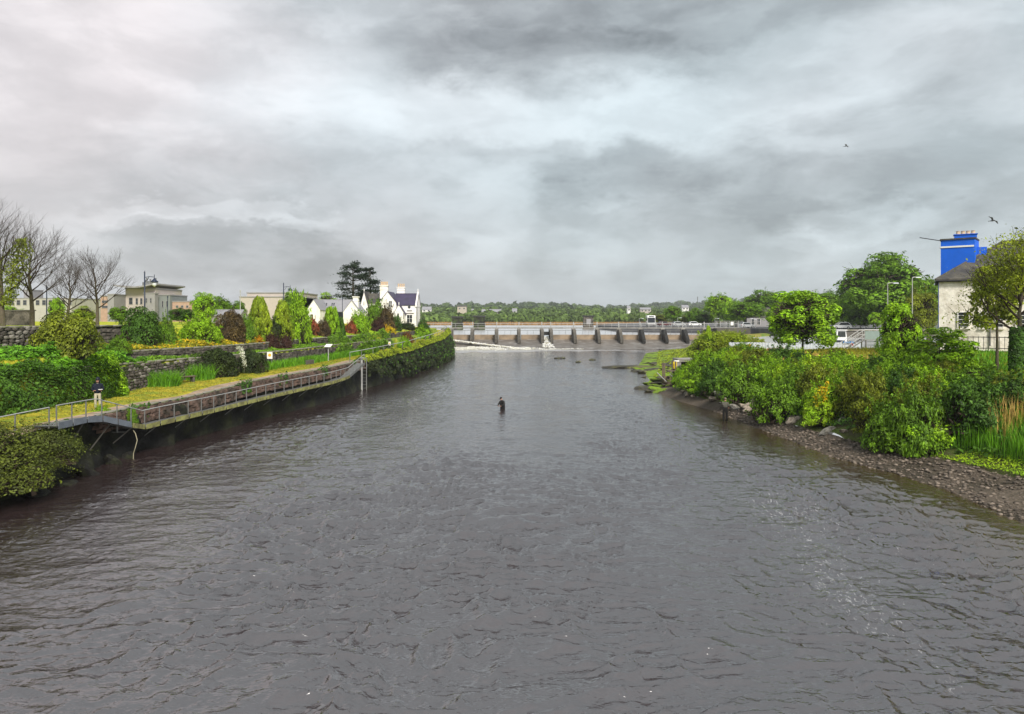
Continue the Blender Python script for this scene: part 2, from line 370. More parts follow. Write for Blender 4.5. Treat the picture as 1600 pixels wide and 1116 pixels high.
# foliage
GR = {}
def lm(k, c, c2=None, **kw): GR[k] = leafmat('leaves ' + k, c, c2, **kw)
lm('bright', (.27, .46, .012), (.185, .35, .012))
lm('lime', (.36, .52, .014), (.25, .43, .014))
lm('mid', (.15, .28, .012), (.10, .20, .012))
lm('deep', (.072, .155, .012), (.048, .11, .012))
lm('dark', (.030, .048, .012), (.045, .066, .012))
lm('olive', (.19, .225, .013), (.12, .16, .012))
lm('yellowgreen', (.28, .36, .014), (.19, .29, .014))
lm('bronze', (.29, .345, .018), (.20, .255, .016))
lm('brown', (0.077, 0.053, 0.025), (0.105, 0.073, 0.022))
lm('purple', (0.060, 0.026, 0.019), (0.078, 0.036, 0.017))
lm('red', (0.372, 0.078, 0.034), (0.155, 0.070, 0.022))
lm('gold', (0.682, 0.440, 0.009), (0.440, 0.374, 0.011))
lm('orangefl', (0.720, 0.330, 0.010), (0.450, 0.270, 0.012))
lm('yellowfl', (0.660, 0.432, 0.010), (0.312, 0.300, 0.014))
lm('whitefl', (0.720, 0.720, 0.620), (0.450, 0.500, 0.300))
lm('heather', (.105, .13, .014), (.065, .085, .012), trans=.12)
lm('pine', (0.020, 0.036, 0.020), (0.028, 0.048, 0.022), trans=.12)
lm('farA', (.075, .115, .025), (.05, .085, .022), trans=.2)
lm('farB', (.115, .175, .028), (.07, .12, .024), trans=.2)
lm('grassy', (.13, .31, .012), (.085, .22, .012))
lm('grassyellow', (.32, .28, .02), (.17, .22, .016))
lm('reedtan', (0.650, 0.429, 0.130), (0.494, 0.338, 0.091))
lm('ivy', (.06, .14, .010), (.035, .08, .010))
lm('mossgreen', (.26, .32, .012), (.11, .15, .010))
lm('mossdark', (.014, .020, .007), (.028, .038, .008), trans=.1)

def water_mat(name, base, foam=False, bump=.03, bscale=3.0, rough=.07, stretch=(.55, 1.0, 1)):
    m = bpy.data.materials.new(name); m.use_nodes = True; nt = m.node_tree; N = nt.nodes.new; L = nt.links.new
    p = nt.nodes['Principled BSDF']; p.inputs['Roughness'].default_value = rough; p.inputs['IOR'].default_value = 2.75
    geo = N('ShaderNodeNewGeometry')
    mp = N('ShaderNodeMapping'); mp.inputs['Scale'].default_value = stretch; L(geo.outputs['Position'], mp.inputs[0])
    n = N('ShaderNodeTexNoise'); n.inputs['Scale'].default_value = bscale; n.inputs['Detail'].default_value = 5; n.inputs['Distortion'].default_value = .6; L(mp.outputs[0], n.inputs['Vector'])
    b = N('ShaderNodeBump'); b.inputs['Distance'].default_value = bump; L(n.outputs[0], b.inputs['Height'])
    nf = N('ShaderNodeTexNoise'); nf.noise_type = 'RIDGED_MULTIFRACTAL'; nf.inputs['Scale'].default_value = bscale * 3.4; nf.inputs['Detail'].default_value = 4; nf.inputs['Roughness'].default_value = .6; nf.inputs['Distortion'].default_value = 1.1; L(mp.outputs[0], nf.inputs['Vector'])
    b2 = N('ShaderNodeBump'); b2.inputs['Distance'].default_value = bump * .5; L(nf.outputs[0], b2.inputs['Height']); L(b.outputs[0], b2.inputs['Normal']); L(b2.outputs[0], p.inputs['Normal'])
    if not foam:
        p.inputs['Base Color'].default_value = (*base, 1); return m
    sh = N('ShaderNodeAttribute'); sh.attribute_name = 'shallow'
    mx0 = N('ShaderNodeMix'); mx0.data_type = 'RGBA'; L(sh.outputs['Fac'], mx0.inputs[0])
    mx0.inputs[6].default_value = (*base, 1); mx0.inputs[7].default_value = (.050, .034, .014, 1)
    a = N('ShaderNodeAttribute'); a.attribute_name = 'foam'  # mask of foam flecks mixed with painted sparkle
    fm = N('ShaderNodeMapping'); fm.inputs['Scale'].default_value = (1.0, .55, 1); L(geo.outputs['Position'], fm.inputs[0])
    n2 = N('ShaderNodeTexNoise'); n2.inputs['Scale'].default_value = 7.5; n2.inputs['Detail'].default_value = 6; n2.inputs['Roughness'].default_value = .7; n2.inputs['Distortion'].default_value = 1.2; L(fm.outputs[0], n2.inputs['Vector'])
    th = N('ShaderNodeMath'); th.operation = 'SUBTRACT'; th.inputs[0].default_value = .80
    mul = N('ShaderNodeMath'); mul.operation = 'MULTIPLY'; mul.inputs[1].default_value = .55; L(a.outputs['Fac'], mul.inputs[0]); L(mul.outputs[0], th.inputs[1])
    su = N('ShaderNodeMath'); su.operation = 'SUBTRACT'; L(n2.outputs[0], su.inputs[0]); L(th.outputs[0], su.inputs[1])
    mr = N('ShaderNodeMapRange'); mr.inputs[1].default_value = 0; mr.inputs[2].default_value = .16; mr.inputs[4].default_value = .38; L(su.outputs[0], mr.inputs[0])
    mx = N('ShaderNodeMix'); mx.data_type = 'RGBA'; L(mr.outputs[0], mx.inputs[0]); L(mx0.outputs[2], mx.inputs[6]); mx.inputs[7].default_value = (.80, .79, .78, 1)
    L(mx.outputs[2], p.inputs['Base Color'])
    rr = N('ShaderNodeMapRange'); L(mr.outputs[0], rr.inputs[0]); rr.inputs[3].default_value = rough; rr.inputs[4].default_value = .7; L(rr.outputs[0], p.inputs['Roughness'])
    return m
M['river'] = water_mat('river water', (.030, .020, .0195), True, .038, 2.6, .07)
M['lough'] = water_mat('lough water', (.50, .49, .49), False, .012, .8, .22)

# ------------------------------------------------------------------ ground, banks, water
def sheet(name, rows, cols, fn, m, smooth=False, uv=None):
    """rows x cols grid, fn(i,j)->(x,y,z)"""
    V = np.array([[fn(i, j) for j in range(cols)] for i in range(rows)], np.float32).reshape(-1, 3)
    idx = np.arange(rows * cols).reshape(rows, cols)
    Fc = np.stack([idx[:-1, :-1], idx[:-1, 1:], idx[1:, 1:], idx[1:, :-1]], -1).reshape(-1, 4)
    o = add(name, mesh_np(name, V, Fc, smooth=smooth), m); return o
def struct(o): o['kind'] = 'structure'; return o

YL = np.concatenate([np.arange(-60, 20, 5), np.arange(20, 185, .8), np.arange(185, 446, 10)])
dirtw = lambda Y: 1.05 + .55 * (float(vnoise(np.array(Y * .21), np.array(3.3))) - .5) + .25 * (float(vnoise(np.array(Y * .9), np.array(8.3))) - .5)
def left_strip(name, dfun, m):
    ncol = len(dfun(50.0))
    def fn(i, j):
        Y = float(YL[i]); d = dfun(Y)[j]; n = .10 * (float(fbm(np.array(Y * .7), np.array(d * .7), 3)) - .5)
        return (-d + float(quay(Y)), Y, zL(Y, d) + (n if d > .2 else 0))
    # winding so that normals point up: columns run to -x
    o = sheet(name, len(YL), ncol, fn, m)
    o.data.flip_normals(); return struct(o)
left_strip('path', lambda Y: [0, .2, .45, .7, dirtw(Y)], M['dirt'])
left_strip('grass_verge', lambda Y: [dirtw(Y) + k * (float(lw(Y)) - dirtw(Y)) for k in (0, .2, .4, .6, .8, 1)], M['verge'])
left_strip('terrace_ground', lambda Y: [float(lw(Y)) + k for k in (0, .06, .4, .8, 1.2, 1.6, 1.9, 1.96, 2.4, 3, 3.6, 4.2, 4.8, 5.3, 5.6)], M['terrace'])
left_strip('park_lawn', lambda Y: [float(lw(Y)) + 5.6, float(lw(Y)) + 5.66 + min(max((Y - 58) / 10, 0), 1) * 3] + [float(lw(Y)) + 9 + k for k in (0, 1.5, 3)] + [20, 30, 45, 80, 200, 700, 2200], M['lawn'])

YRA = np.concatenate([np.arange(-60, 20, 5), np.arange(20, 96.9, .8), [96.95, 97.05], np.arange(98, 190, 1.5)])
def right_strip(name, dfun, m, amp=.2, ylo=-99, yhi=999):
    YR = YRA[(YRA >= ylo) & (YRA <= yhi)]; ncol = len(dfun(50.0))
    def fn(i, j):
        Y = float(YR[i]); d = dfun(Y)[j]; n = amp * (float(fbm(np.array(Y * .5 + 50), np.array(d * .5), 4)) - .5)
        edge = min(abs(d) * .6, 1)
        return (d + float(shore(Y)), Y, zR(Y, d) + n * edge)
    return struct(sheet(name, len(YR), ncol, fn, m, smooth=True))
right_strip('gravel_shore', lambda Y: [-8, -5, -3, -1.6, -.8, -.35, 0, .3 * gw(Y), .65 * gw(Y), gw(Y)], M['gravel'], .22, yhi=80.9)
right_strip('weedy_point', lambda Y: [-8, -5, -3, -1.6, -.8, -.35, 0] + [k * gw(Y) for k in (.12, .25, .4, .55, .7, .85, 1)], M['moss'], .9, ylo=79.9)
right_strip('right_bank', lambda Y: [gw(Y) + k for k in (0, .7, 1.4, 2.1, 2.8, 3.5, 4.2, 5, 5.7)], M['bankearth'], .7)
right_strip('bank_top', lambda Y: [gw(Y) + 5.7, gw(Y) + 7, gw(Y) + 8.5, gw(Y) + 10, gw(Y) + 12, gw(Y) + 12.5, gw(Y) + 13.5, max(gw(Y) + 14, 18), 24, 32, 45, 60, 150, 600, 2200], M['rough'], .25)

def river():
    ys = np.concatenate([np.linspace(-60, 9, 24)[:-1], 9 * (179.5 / 9) ** np.linspace(0, 1, 740)])
    nc = 680; t = np.linspace(0, 1, nc)
    x0 = quay(ys) - .6; x1 = shore(ys) + 1.2
    X = x0[:, None] + (x1 - x0)[:, None] * t[None]; Y = np.repeat(ys[:, None], nc, 1)
    wx = X + 1.4 * (fbm(X * .18, Y * .12, 2) - .5) * 2; wy = Y + 1.4 * (fbm(X * .16 + 40, Y * .16, 2) - .5) * 2
    big = fbm(wx * .22, wy * .42 + 9, 3) - .5
    rid = lambda a, b, p_: np.clip(1 - np.abs(2 * vnoise(a, b) - 1), 0, 1) ** p_
    r1 = rid(wx * .85 + 3, wy * 1.7, 3) * (.35 + 1.1 * fbm(X * .3, Y * .3 + 7, 2))
    wx2 = wx + .5 * (fbm(X * 1.1 + 4, Y * 1.3, 2) - .5); wy2 = wy + .5 * (fbm(X * 1.2 + 24, Y * 1.3, 2) - .5)
    r2 = rid(wx2 * 1.9 + 13, wy2 * 3.6 + 5, 3) * (.3 + 1.2 * fbm(X * .5 + 9, Y * .4, 2))
    r3 = fbm(wx * 4.2, wy * 7.0, 2) - .5
    calm = np.clip(3.0 * fbm(X * .17 + 5 + .8 * fbm(X * .1, Y * .1), Y * .040, 3) - .62, .22, 1.6)
    Z = .14 * big + calm * (.118 * (r1 - .3) + .080 * (r2 - .3) + .065 * r3)
    rough = np.interp(Y, [0, 20, 35, 60, 110, 150, 172, 180], [1.1, 1.05, .66, .34, .23, .22, .36, .5]); Z = Z * rough
    dsh = shore(Y) - X; Z = Z * np.clip(.25 + dsh / 4, .2, 1)
    Z -= .04
    band = lambda v, c, w: np.exp(-((v - c) / w) ** 2)
    foam = .02 + .40 * (fbm(X * .25, Y * .05 + 3, 3) - .5) * 2
    foam += .36 * band(X, np.interp(Y, [10, 21, 33, 43, 60], [6, 9.2, 11, 12.5, 13.5]), 3.2) * np.interp(Y, [12, 20, 40, 62], [.25, 1, .9, .2])  # flecks here also paint the bright reflections and sparkle of the current
    foam += .30 * band(X, quay(Y) + 3.6, 2.6) * np.interp(Y, [12, 20, 60, 90], [.5, 1, .8, .3])
    foam += .20 * np.clip((Y - 70) / 80, 0, 1)  # extra pale streaks put into the colour to brighten the far water
    wx_ = np.interp(X, [-20, 0, 12, 40], [1.0, .8, .25, .1])
    foam += wx_ * 1.35 * np.clip((Y - 154 - 6 * fbm(X * .2, Y * .1)) / 12, 0, 1)
    foam += .5 * band(Y, 168 + 6 * fbm(X * .1, Y * 0), 3) * np.clip((X - 0) / 20, 0, .6)
    shallow = np.clip(1 - dsh / np.interp(Y, [10, 40, 60, 90], [6.5, 5, 4, 3]), 0, 1)
    V = np.stack([X, Y, Z], -1).reshape(-1, 3); idx = np.arange(X.size).reshape(X.shape)
    Fc = np.stack([idx[:-1, :-1], idx[:-1, 1:], idx[1:, 1:], idx[1:, :-1]], -1).reshape(-1, 4)
    me = mesh_np('river', V, Fc, smooth=True)
    for k, v in (('foam', foam), ('shallow', shallow)):
        a = me.attributes.new(k, 'FLOAT', 'POINT'); a.data.foreach_set('value', v.astype(np.float32).ravel())
    struct(add('river', me, M['river']))
river()
WY = 188.0   # the weir line
def lough():
    o = sheet('lough', 2, 2, lambda i, j: ((-400, 600)[j], (WY + 1.2, 520)[i], 3.1), M['lough']); struct(o)
    ys = np.arange(97.3, WY + 1.3, 5)
    o = sheet('canal', len(ys), 2, lambda i, j: ((float(shore(ys[i]) + gw(ys[i])) + 12.6, 600)[j], float(ys[i]), 3.1), M['lough']); struct(o)
lough()
# car park and quay beyond the canal
mb = MB().prism([(34, 232), (60, 203), (66, 166), (600, 166), (600, 519), (105, 519), (34, 300)], 1.0, 4.85)
struct(mb.build('car_park', M['asphalt']))
# far country: reed margin, fields, low hills
def hill(X, Y):
    s = lambda a, b: np.clip((Y - a) / (b - a), 0, 1) ** 2 * (3 - 2 * np.clip((Y - a) / (b - a), 0, 1))
    n = fbm(X * .0035 + 7, Y * .003, 3)
    return 3.35 + s(480, 900) * 8.5 * (.6 + .8 * n) + s(1000, 1700) * 14 * (.35 + 1.2 * n) + s(1400, 2100) * 18 * np.clip((X - 50) / 500, 0, 1) * (.8 + .4 * n)
xs_ = np.concatenate([np.linspace(-2600, -520, 14), np.linspace(-500, 900, 71), np.linspace(930, 2600, 12)])
ys_ = np.concatenate([np.linspace(440, 700, 14), np.linspace(730, 2300, 50), [3000, 4500, 7000]])
struct(sheet('hills', len(ys_), len(xs_), lambda i, j: (xs_[j], ys_[i], float(hill(xs_[j], ys_[i])) - (1.5 if ys_[i] < 455 else 0)), M['field'], True))

# ------------------------------------------------------------------ foliage makers
def norm(a): return a / np.maximum(np.linalg.norm(a, axis=1, keepdims=True), 1e-6)
def leaf_quads(P, Nn, size, g, aspect=.55, flat=.35):
    n = len(P); R = g.normal(size=(n, 3)); Nn = norm(Nn + flat * 2 * g.normal(size=(n, 3)) * .5)
    T = norm(np.cross(Nn, R)); B = np.cross(Nn, T); s = (size * np.clip(g.lognormal(-.1, .38, n), .4, 2.0))[:, None]
    fold = Nn * s * .25
    V = np.stack([P - T * s, P + B * s * aspect + fold, P + T * s, P - B * s * aspect + fold], 1).reshape(-1, 3)
    return V, np.arange(4 * n, dtype=np.int32).reshape(n, 4)
def leafmesh(name, P, Nn, size, g, tone=None, aspect=.55, flat=.35):
    V, Fc = leaf_quads(P, Nn, size, g, aspect, flat)
    t = g.uniform(.45, 1.5, len(P)) * (1 if tone is None else tone)
    return mesh_np(name, V, Fc, np.repeat(t, 4))
def crown(name, seed, n=6000, nl=26, leaf=.075, kind='tree', squash=.8, lob=(.26, .42), shell=.63, spray=0):
    g = np.random.default_rng(seed)
    c = norm(g.normal(size=(nl * 3, 3)))
    if kind == 'shrub': c[:, 2] = np.abs(c[:, 2])
    else: c = c[c[:, 2] > -.62]
    # spread the lobes apart
    keep = [0]
    for k in range(1, len(c)):
        if len(keep) >= nl: break
        if np.min(np.linalg.norm(c[keep] - c[k], axis=1)) > 1.5 / math.sqrt(nl): keep.append(k)
    c = c[keep]; rad = g.uniform(*lob, len(c)); ctr = c * (shell + g.uniform(-.14, .10, len(c)))[:, None]
    ctr = np.vstack([ctr, g.normal(size=(4, 3)) * .2]); rad = np.append(rad, [.4] * 4)
    if kind == 'shrub': ctr[:, 2] = np.abs(ctr[:, 2])
    tone = g.uniform(.68, 1.3, len(rad))
    w = rad ** 2; w /= w.sum(); li = g.choice(len(rad), n, p=w)
    outw = norm(ctr[li] + 1e-3); D = norm(g.normal(size=(n, 3)) + .75 * outw + np.array([0, 0, .35]))
    r = rad[li] * (1 - .45 * g.random(n) ** 2.2); stray = g.random(n) < .05; r = np.where(stray, r * 1.22, r)
    P = ctr[li] + D * r[:, None] * np.array([1, 1, squash])
    if spray:      # ragged shoots reaching out of the clumps
        ns = int(n * spray); nb = 70; bd = norm(g.normal(size=(nb, 3)) + np.array([0, 0, .55])); bd[:, 2] = np.abs(bd[:, 2]) if kind == 'shrub' else bd[:, 2]
        bl = g.uniform(.72, 1.18, nb); bi = g.integers(0, nb, ns); f = .45 + .55 * g.random(ns); wob = norm(g.normal(size=(nb, 3))) * .16
        P[:ns] = bd[bi] * (bl[bi] * f)[:, None] + wob[bi] * (f ** 2)[:, None] + g.normal(size=(ns, 3)) * (.085 * (1.25 - f))[:, None] + np.array([0, 0, -.10]) * (f ** 3)[:, None]; D[:ns] = norm(bd[bi] + g.normal(size=(ns, 3)) * .5)
    if kind == 'shrub': P[:, 2] = np.abs(P[:, 2])
    P[:, :2] *= .98 / np.percentile(np.linalg.norm(P[:, :2], axis=1), 98.5)
    if kind == 'shrub': P[:, 2] = .97 * np.clip(P[:, 2] / np.percentile(P[:, 2], 99.5), 0, None) ** .78
    else: lo, hi = np.percentile(P[:, 2], (.7, 99.5)); P[:, 2] = (P[:, 2] - (lo + hi) / 2) * 1.95 / (hi - lo)
    me = leafmesh(name, P, D + np.array([0, 0, .5]), leaf, g, tone[li])
    return me, ctr[:len(c)], rad
SHRUB = [crown('shrub_foliage', 100 + k, 14000, 30, .030, 'shrub', .8, (.15, .32), .62, .45)[0] for k in range(6)]
SHRUBS_FINE = [crown('fine_foliage', 150 + k, 13000, 26, .030, 'shrub', lob=(.2, .36))[0] for k in range(3)]
def shade_twig_mesh(seed, n=1500, shrub=True):  # dark tangle added inside the foliage to deepen the gaps between leaves
    g = np.random.default_rng(seed); d = norm(g.normal(size=(n, 3)))
    if shrub: d[:, 2] = np.abs(d[:, 2])
    P = d * (.12 + .62 * g.random(n) ** .6)[:, None]; T = norm(d + .5 * g.normal(size=(n, 3))); B = norm(np.cross(T, g.normal(size=(n, 3)))); l = g.uniform(.06, .16, n)[:, None]; w = .012 + .02 * g.random((n, 1))
    V = np.stack([P - T * l - B * w, P - T * l + B * w, P + T * l + B * w * .4, P + T * l - B * w * .4], 1).reshape(-1, 3); return mesh_np('twigs', V, np.arange(4 * n).reshape(n, 4))
HEATH = crown('heather_foliage', 170, 26000, 30, .017, 'shrub', lob=(.2, .36), spray=.3)[0]
SHADE_TWIG_S = shade_twig_mesh(5, 1500); SHADE_TWIG_T = shade_twig_mesh(6, 1800, False)
TREE = [crown('tree_crown', 200 + k, 13000, 40, .036, 'tree', .72, (.16, .32), .66, .25)[0] for k in range(5)]
OPEN = [crown('open_crown', 230 + k, 4300, 34, .060, 'tree', .55, (.17, .30), .68)[0] for k in range(3)]
def column(name, seed, n=15000, leaf=.034, spread=.22, point=1.0, clumps=190):
    g = np.random.default_rng(seed)
    cz = g.random(clumps) ** .8; ca = g.uniform(0, 6.283, clumps)
    prof = lambda z: (np.clip(1.08 - z, 0, 1) ** (.5 * point)) * (.62 + .38 * np.clip(z * 5, 0, 1))
    cr = prof(cz) * .78; C = np.stack([cr * np.cos(ca), cr * np.sin(ca), cz * .93], -1)
    li = g.integers(0, clumps, n); D = norm(g.normal(size=(n, 3)) + np.stack([np.cos(ca), np.sin(ca), .3 + 0 * ca], -1)[li] * .9)
    P = C[li] + D * (spread * g.uniform(.5, 1, n))[:, None] * np.array([.8, .8, .45])
    P[:, 2] = np.abs(P[:, 2]); tone = g.uniform(.78, 1.22, clumps); P[:, :2] *= .98 / np.percentile(np.linalg.norm(P[:, :2], axis=1), 98.5); P[:, 2] *= .98 / P[:, 2].max()
    return leafmesh(name, P, D + np.array([0, 0, .2]), leaf, g, tone[li], .45)
COLUMN = [column('conifer_foliage', 300, point=1.5), column('conifer_foliage', 301, point=1.1), column('column_foliage', 302, point=.75)]

def stem_mesh(seed, n=6, h=.7):
    r = random.Random(seed); mb = MB()
    for k in range(n):
        a = 6.283 * k / n + r.uniform(-.4, .4); q = r.uniform(.2, .55)
        mb.tube([(0.04 * math.cos(a), .04 * math.sin(a), -.12), (q * .4 * math.cos(a), q * .4 * math.sin(a), h * .45), (q * math.cos(a), q * math.sin(a), h)], [.035, .025, .008], 5)
    return mb.mesh('stem')
STEM = [stem_mesh(k) for k in range(3)]
_k = [0]
def shrub(name, label, X, Y, z, w, h, m, mesh=None, cat='shrub', group=None, depth=None, rot=None, bark='bark', stem=True):
    _k[0] += 1; k = _k[0]
    t = thing(name, label, cat, (X, Y, z), 0, group)
    me = mesh if mesh is not None else SHRUB[k % 6]
    rot = (k * 2.399) % 6.283 if rot is None else rot
    add('foliage', me, m, t, (0, 0, -.05 * h), rot, (w / 2 * 1.02, (depth or w) / 2 * 1.02, h * .98))
    if me not in OPEN: add('twigs', SHADE_TWIG_S, M['twig'], t, (0, 0, -.05 * h), rot, (w / 2, (depth or w) / 2, h * .95))  # added dark core, blocks light through the shrub
    if stem: add('stem', STEM[k % 3], M[bark], t, (0, 0, -.05), rot, (w / 2, w / 2, h))
    return t
def pshrub(name, label, px, base, top, w, Y, m, mesh=None, cat='shrub', group=None, gnd=None, depth=None, rot=None):
    s = Y / F; X = sx(px, Y); zb = sz(base, Y); zt = sz(top, Y)
    if gnd is not None: zb = min(gnd(X, Y), zb + .4)
    return shrub(name, label, X, Y, zb - .05, w * s, zt - zb + .05, m, mesh, cat, group, depth, rot)

def trunk_mesh(seed, h, r, crown_w, crown_h, crown_z, nlimb=8, lean=0):
    q = random.Random(seed); mb = MB(); top = crown_z + crown_h * .28
    pts = []; rs = []
    for k in range(7):
        f = k / 6; pts.append((lean * f + q.uniform(-.06, .06) * h * .15 * f, q.uniform(-.06, .06) * h * .15 * f, -.25 + (top + .25) * f)); rs.append(r * (1.5 if k == 0 else 1) * (1 - .72 * f))
    mb.tube(pts, rs, 9)
    for k in range(nlimb):
        a = 6.283 * k / nlimb + q.uniform(-.3, .3); f = q.uniform(.42, .95); j = min(int(f * 6), 5); p = Vector(pts[j]).lerp(Vector(pts[j + 1]), f * 6 - j)
        e = Vector((math.cos(a) * crown_w * .40, math.sin(a) * crown_w * .40, crown_z + q.uniform(-.18, .36) * crown_h)); mid = p.lerp(e, .5) + Vector((0, 0, crown_h * .03 + .1))
        mb.tube([p, mid, e], [r * .42, r * .26, r * .07], 6)
        for _ in range(2):
            b2 = mid.lerp(e, q.uniform(0, .7)); mb.tube([b2, b2 + Vector((q.uniform(-1, 1), q.uniform(-1, 1), q.uniform(.2, 1))) * crown_w * .16], [r * .16, r * .04], 4)
    return mb.mesh('trunk', True)
def tree(name, label, X, Y, z, w, h, m, mesh=None, group=None, trunk=.22, r=None, bark='bark', depth=None, cat='tree', rot=None, nlimb=8):
    """h total height, trunk = share of the height that is bare"""
    _k[0] += 1; k = _k[0]; t = thing(name, label, cat, (X, Y, z), 0, group)
    ch = h * (1 - trunk); cz = h * trunk + ch / 2
    me = mesh if mesh is not None else TREE[k % 5]
    add('crown', me, m, t, (0, 0, cz), (k * 1.7) % 6.283 if rot is None else rot, (w / 2, (depth or w) / 2, ch / 2))
    if me not in OPEN: add('twigs', SHADE_TWIG_T, M['twig'], t, (0, 0, cz), 0, (w / 2, (depth or w) / 2, ch / 2))  # dark filler put inside the crown to darken its gaps
    add('trunk', trunk_mesh(k, h, r or h * .024, w, ch, cz, nlimb), M[bark], t)
    return t
def ptree(name, label, px, base, top, w, Y, m, mesh=None, **kw):
    s = Y / F; zb = kw.pop('zb', sz(base, Y)); return tree(name, label, sx(px, Y), Y, zb, w * s, sz(top, Y) - zb, m, mesh, **kw)

def blades(name, P, h, w, m, g, lean=.35, label=None, cat=None, kind='stuff', parent=None):
    """upright two-segment grass blades at points P"""
    n = len(P); a = g.uniform(0, 6.283, n); T = np.stack([np.cos(a), np.sin(a), 0 * a], -1); hh = h * g.uniform(.55, 1.25, n); ln = g.uniform(0, 6.283, n)
    Ld = np.stack([np.cos(ln), np.sin(ln), 0 * ln], -1) * (hh * lean * g.random(n))[:, None]; Z = np.array([0, 0, 1.])
    ww = (w * g.uniform(.6, 1.3, n))[:, None]; P = np.asarray(P)
    V = np.stack([P - T * ww, P + T * ww, P + Ld * .35 + Z * (hh * .6)[:, None] + T * ww * .75, P + Ld * .35 + Z * (hh * .6)[:, None] - T * ww * .75, P + Ld + Z * hh[:, None]], 1).reshape(-1, 3)
    b = np.arange(n)[:, None] * 5
    Fc = np.concatenate([b + np.array([0, 1, 2]), b + np.array([0, 2, 3]), b + np.array([3, 2, 4])], 0)
    o = add(name, mesh_np(name, V, Fc, np.repeat(g.uniform(.6, 1.4, n), 5)), m, parent)
    if label: tag(o, label, cat, None, kind)
    return o
# ------------------------------------------------------------------ left bank: quay wall, terrace walls
G = np.random.default_rng(11)
def P3(Y, d, dz=0): return np.array([float(quay(Y)) - d, Y, zL(Y, d) + dz])
def stone_var(seed):
    r = random.Random(seed); mb = MB(); vs = []
    # a block with chamfered, uneven corners: 3 rings of 8
    for z, k in ((-.5, .82), (-.28, 1), (.28, 1), (.5, .84)):
        for a in range(8):
            g = math.pi / 8 + a * math.pi / 4; c, s_ = math.cos(g), math.sin(g); m_ = max(abs(c), abs(s_))
            vs.append((c / m_ * .5 * k * r.uniform(.86, 1.04), s_ / m_ * .5 * k * r.uniform(.86, 1.04), z * r.uniform(.88, 1.06)))
    fs = [tuple(range(8))[::-1], tuple(range(24, 32))] + [(q * 8 + a, q * 8 + (a + 1) % 8, q * 8 + 8 + (a + 1) % 8, q * 8 + 8 + a) for q in range(3) for a in range(8)]
    mb.add(vs, fs); return mb.mesh('stone')
STONE = [stone_var(k) for k in range(8)]
def rubble_wall(label, off, Y0, Y1, zlo, zhi, sw, sh, pick=None, coping=True, backing=.4, tone=('stone', 'stone', 'mortar', 'stone', 'stone_b', 'stone'), name='terrace_wall', lean=.0):
    Ym = (Y0 + Y1) / 2; root = thing(name, label, 'wall', (float(quay(Ym)) - off(Ym), Ym, zlo(Ym))); o0 = np.array(root.location)
    ys = np.arange(Y0, Y1 + .01, .5); mb = MB(); n = len(ys); vs = []
    for Y in ys:
        x = float(quay(Y)) - off(Y)
        for dx, z in ((-.02, zlo(Y) - .3), (-.02 - lean, zhi(Y) - .05), (-backing - lean, zhi(Y) - .05), (-backing, zlo(Y) - .3)): vs.append((x + dx - o0[0], Y - o0[1], z - o0[2]))
    fs = []
    for i in range(n - 1):
        for a in range(4): b = (a + 1) % 4; fs.append((i * 4 + a, i * 4 + b, i * 4 + 4 + b, i * 4 + 4 + a))
    fs += [(0, 3, 2, 1), (n * 4 - 4, n * 4 - 3, n * 4 - 2, n * 4 - 1)]
    mb.add(vs, fs); mb.build('wall_core', M['mortar'], root)
    r = random.Random(int(Y0 * 10)); many = MB(); cnt = 0
    z = 0.0; rows = int((max(zhi(y) - zlo(y) for y in ys)) / sh) + 1
    for row in range(rows):
        Y = Y0 + r.uniform(0, sw)
        while Y < Y1 - .2:
            w = sw * r.uniform(.6, 1.45); h = sh * r.uniform(.75, 1.2); Yc = Y + w / 2; zb = zlo(Yc) + row * sh
            if zb + sh * .6 < zhi(Yc) - (.08 if coping else 0):
                sl = float(quay(Yc + .3) - quay(Yc - .3)) / .6 - (off(Yc + .3) - off(Yc - .3)) / .6
                ang = math.atan2(1, sl); f = ((zb - zlo(Yc)) / max(zhi(Yc) - zlo(Yc), .1)) * lean
                c = (float(quay(Yc)) - off(Yc) + .02 + r.uniform(-.03, .05) - f - o0[0], Yc - o0[1], zb + h / 2 - o0[2])
                if pick and pick[0] <= Yc <= pick[1]:
                    m = M[r.choice(tone)] if r.random() > .006 else M['stone_r']
                    add('stone', STONE[r.randrange(8)], m, root, c, (r.uniform(-.1, .1), r.uniform(-.12, .12), ang), (w * .97, .3, h * .95))
                else: many.box(c, (w * .95, .28, h * .92), ang, 1, .035)
            Y += w + .02
    if many.v:
        o = many.build('rubble_stones', M[tone[0]], root); o['kind'] = 'stuff'
    if coping:
        Y = Y0; k = 0
        while Y < Y1 - .3:
            w = r.uniform(.7, 1.25); Yc = Y + w / 2; sl = float(quay(Yc + .3) - quay(Yc - .3)) / .6 - (off(Yc + .3) - off(Yc - .3)) / .6
            add('coping_stone', STONE[r.randrange(8)], M['coping'], root, (float(quay(Yc)) - off(Yc) - .12 - lean - o0[0], Yc - o0[1], zhi(Yc) + .0 - o0[2]), (0, 0, math.atan2(1, sl)), (w * .98, .5, .14))
            Y += w + .015
    return root
off1 = lambda Y: float(lw(Y)) - .04
off2 = lambda Y: float(lw(Y)) + 1.9
off3 = lambda Y: float(lw(Y)) + 5.55
rubble_wall('low dark dry stone retaining wall along the inner side of the riverside path', off1, 44, 100, lambda Y: float(zp(Y)), lambda Y: float(z1(Y)) + .08, .34, .19, (47, 56), lean=.12)
rubble_wall('second tier dark stone terrace wall below the flower bed and mown bank', off2, 47, 96, lambda Y: float(z1(Y)), lambda Y: float(z2(Y)) + .06, .34, .18, None)
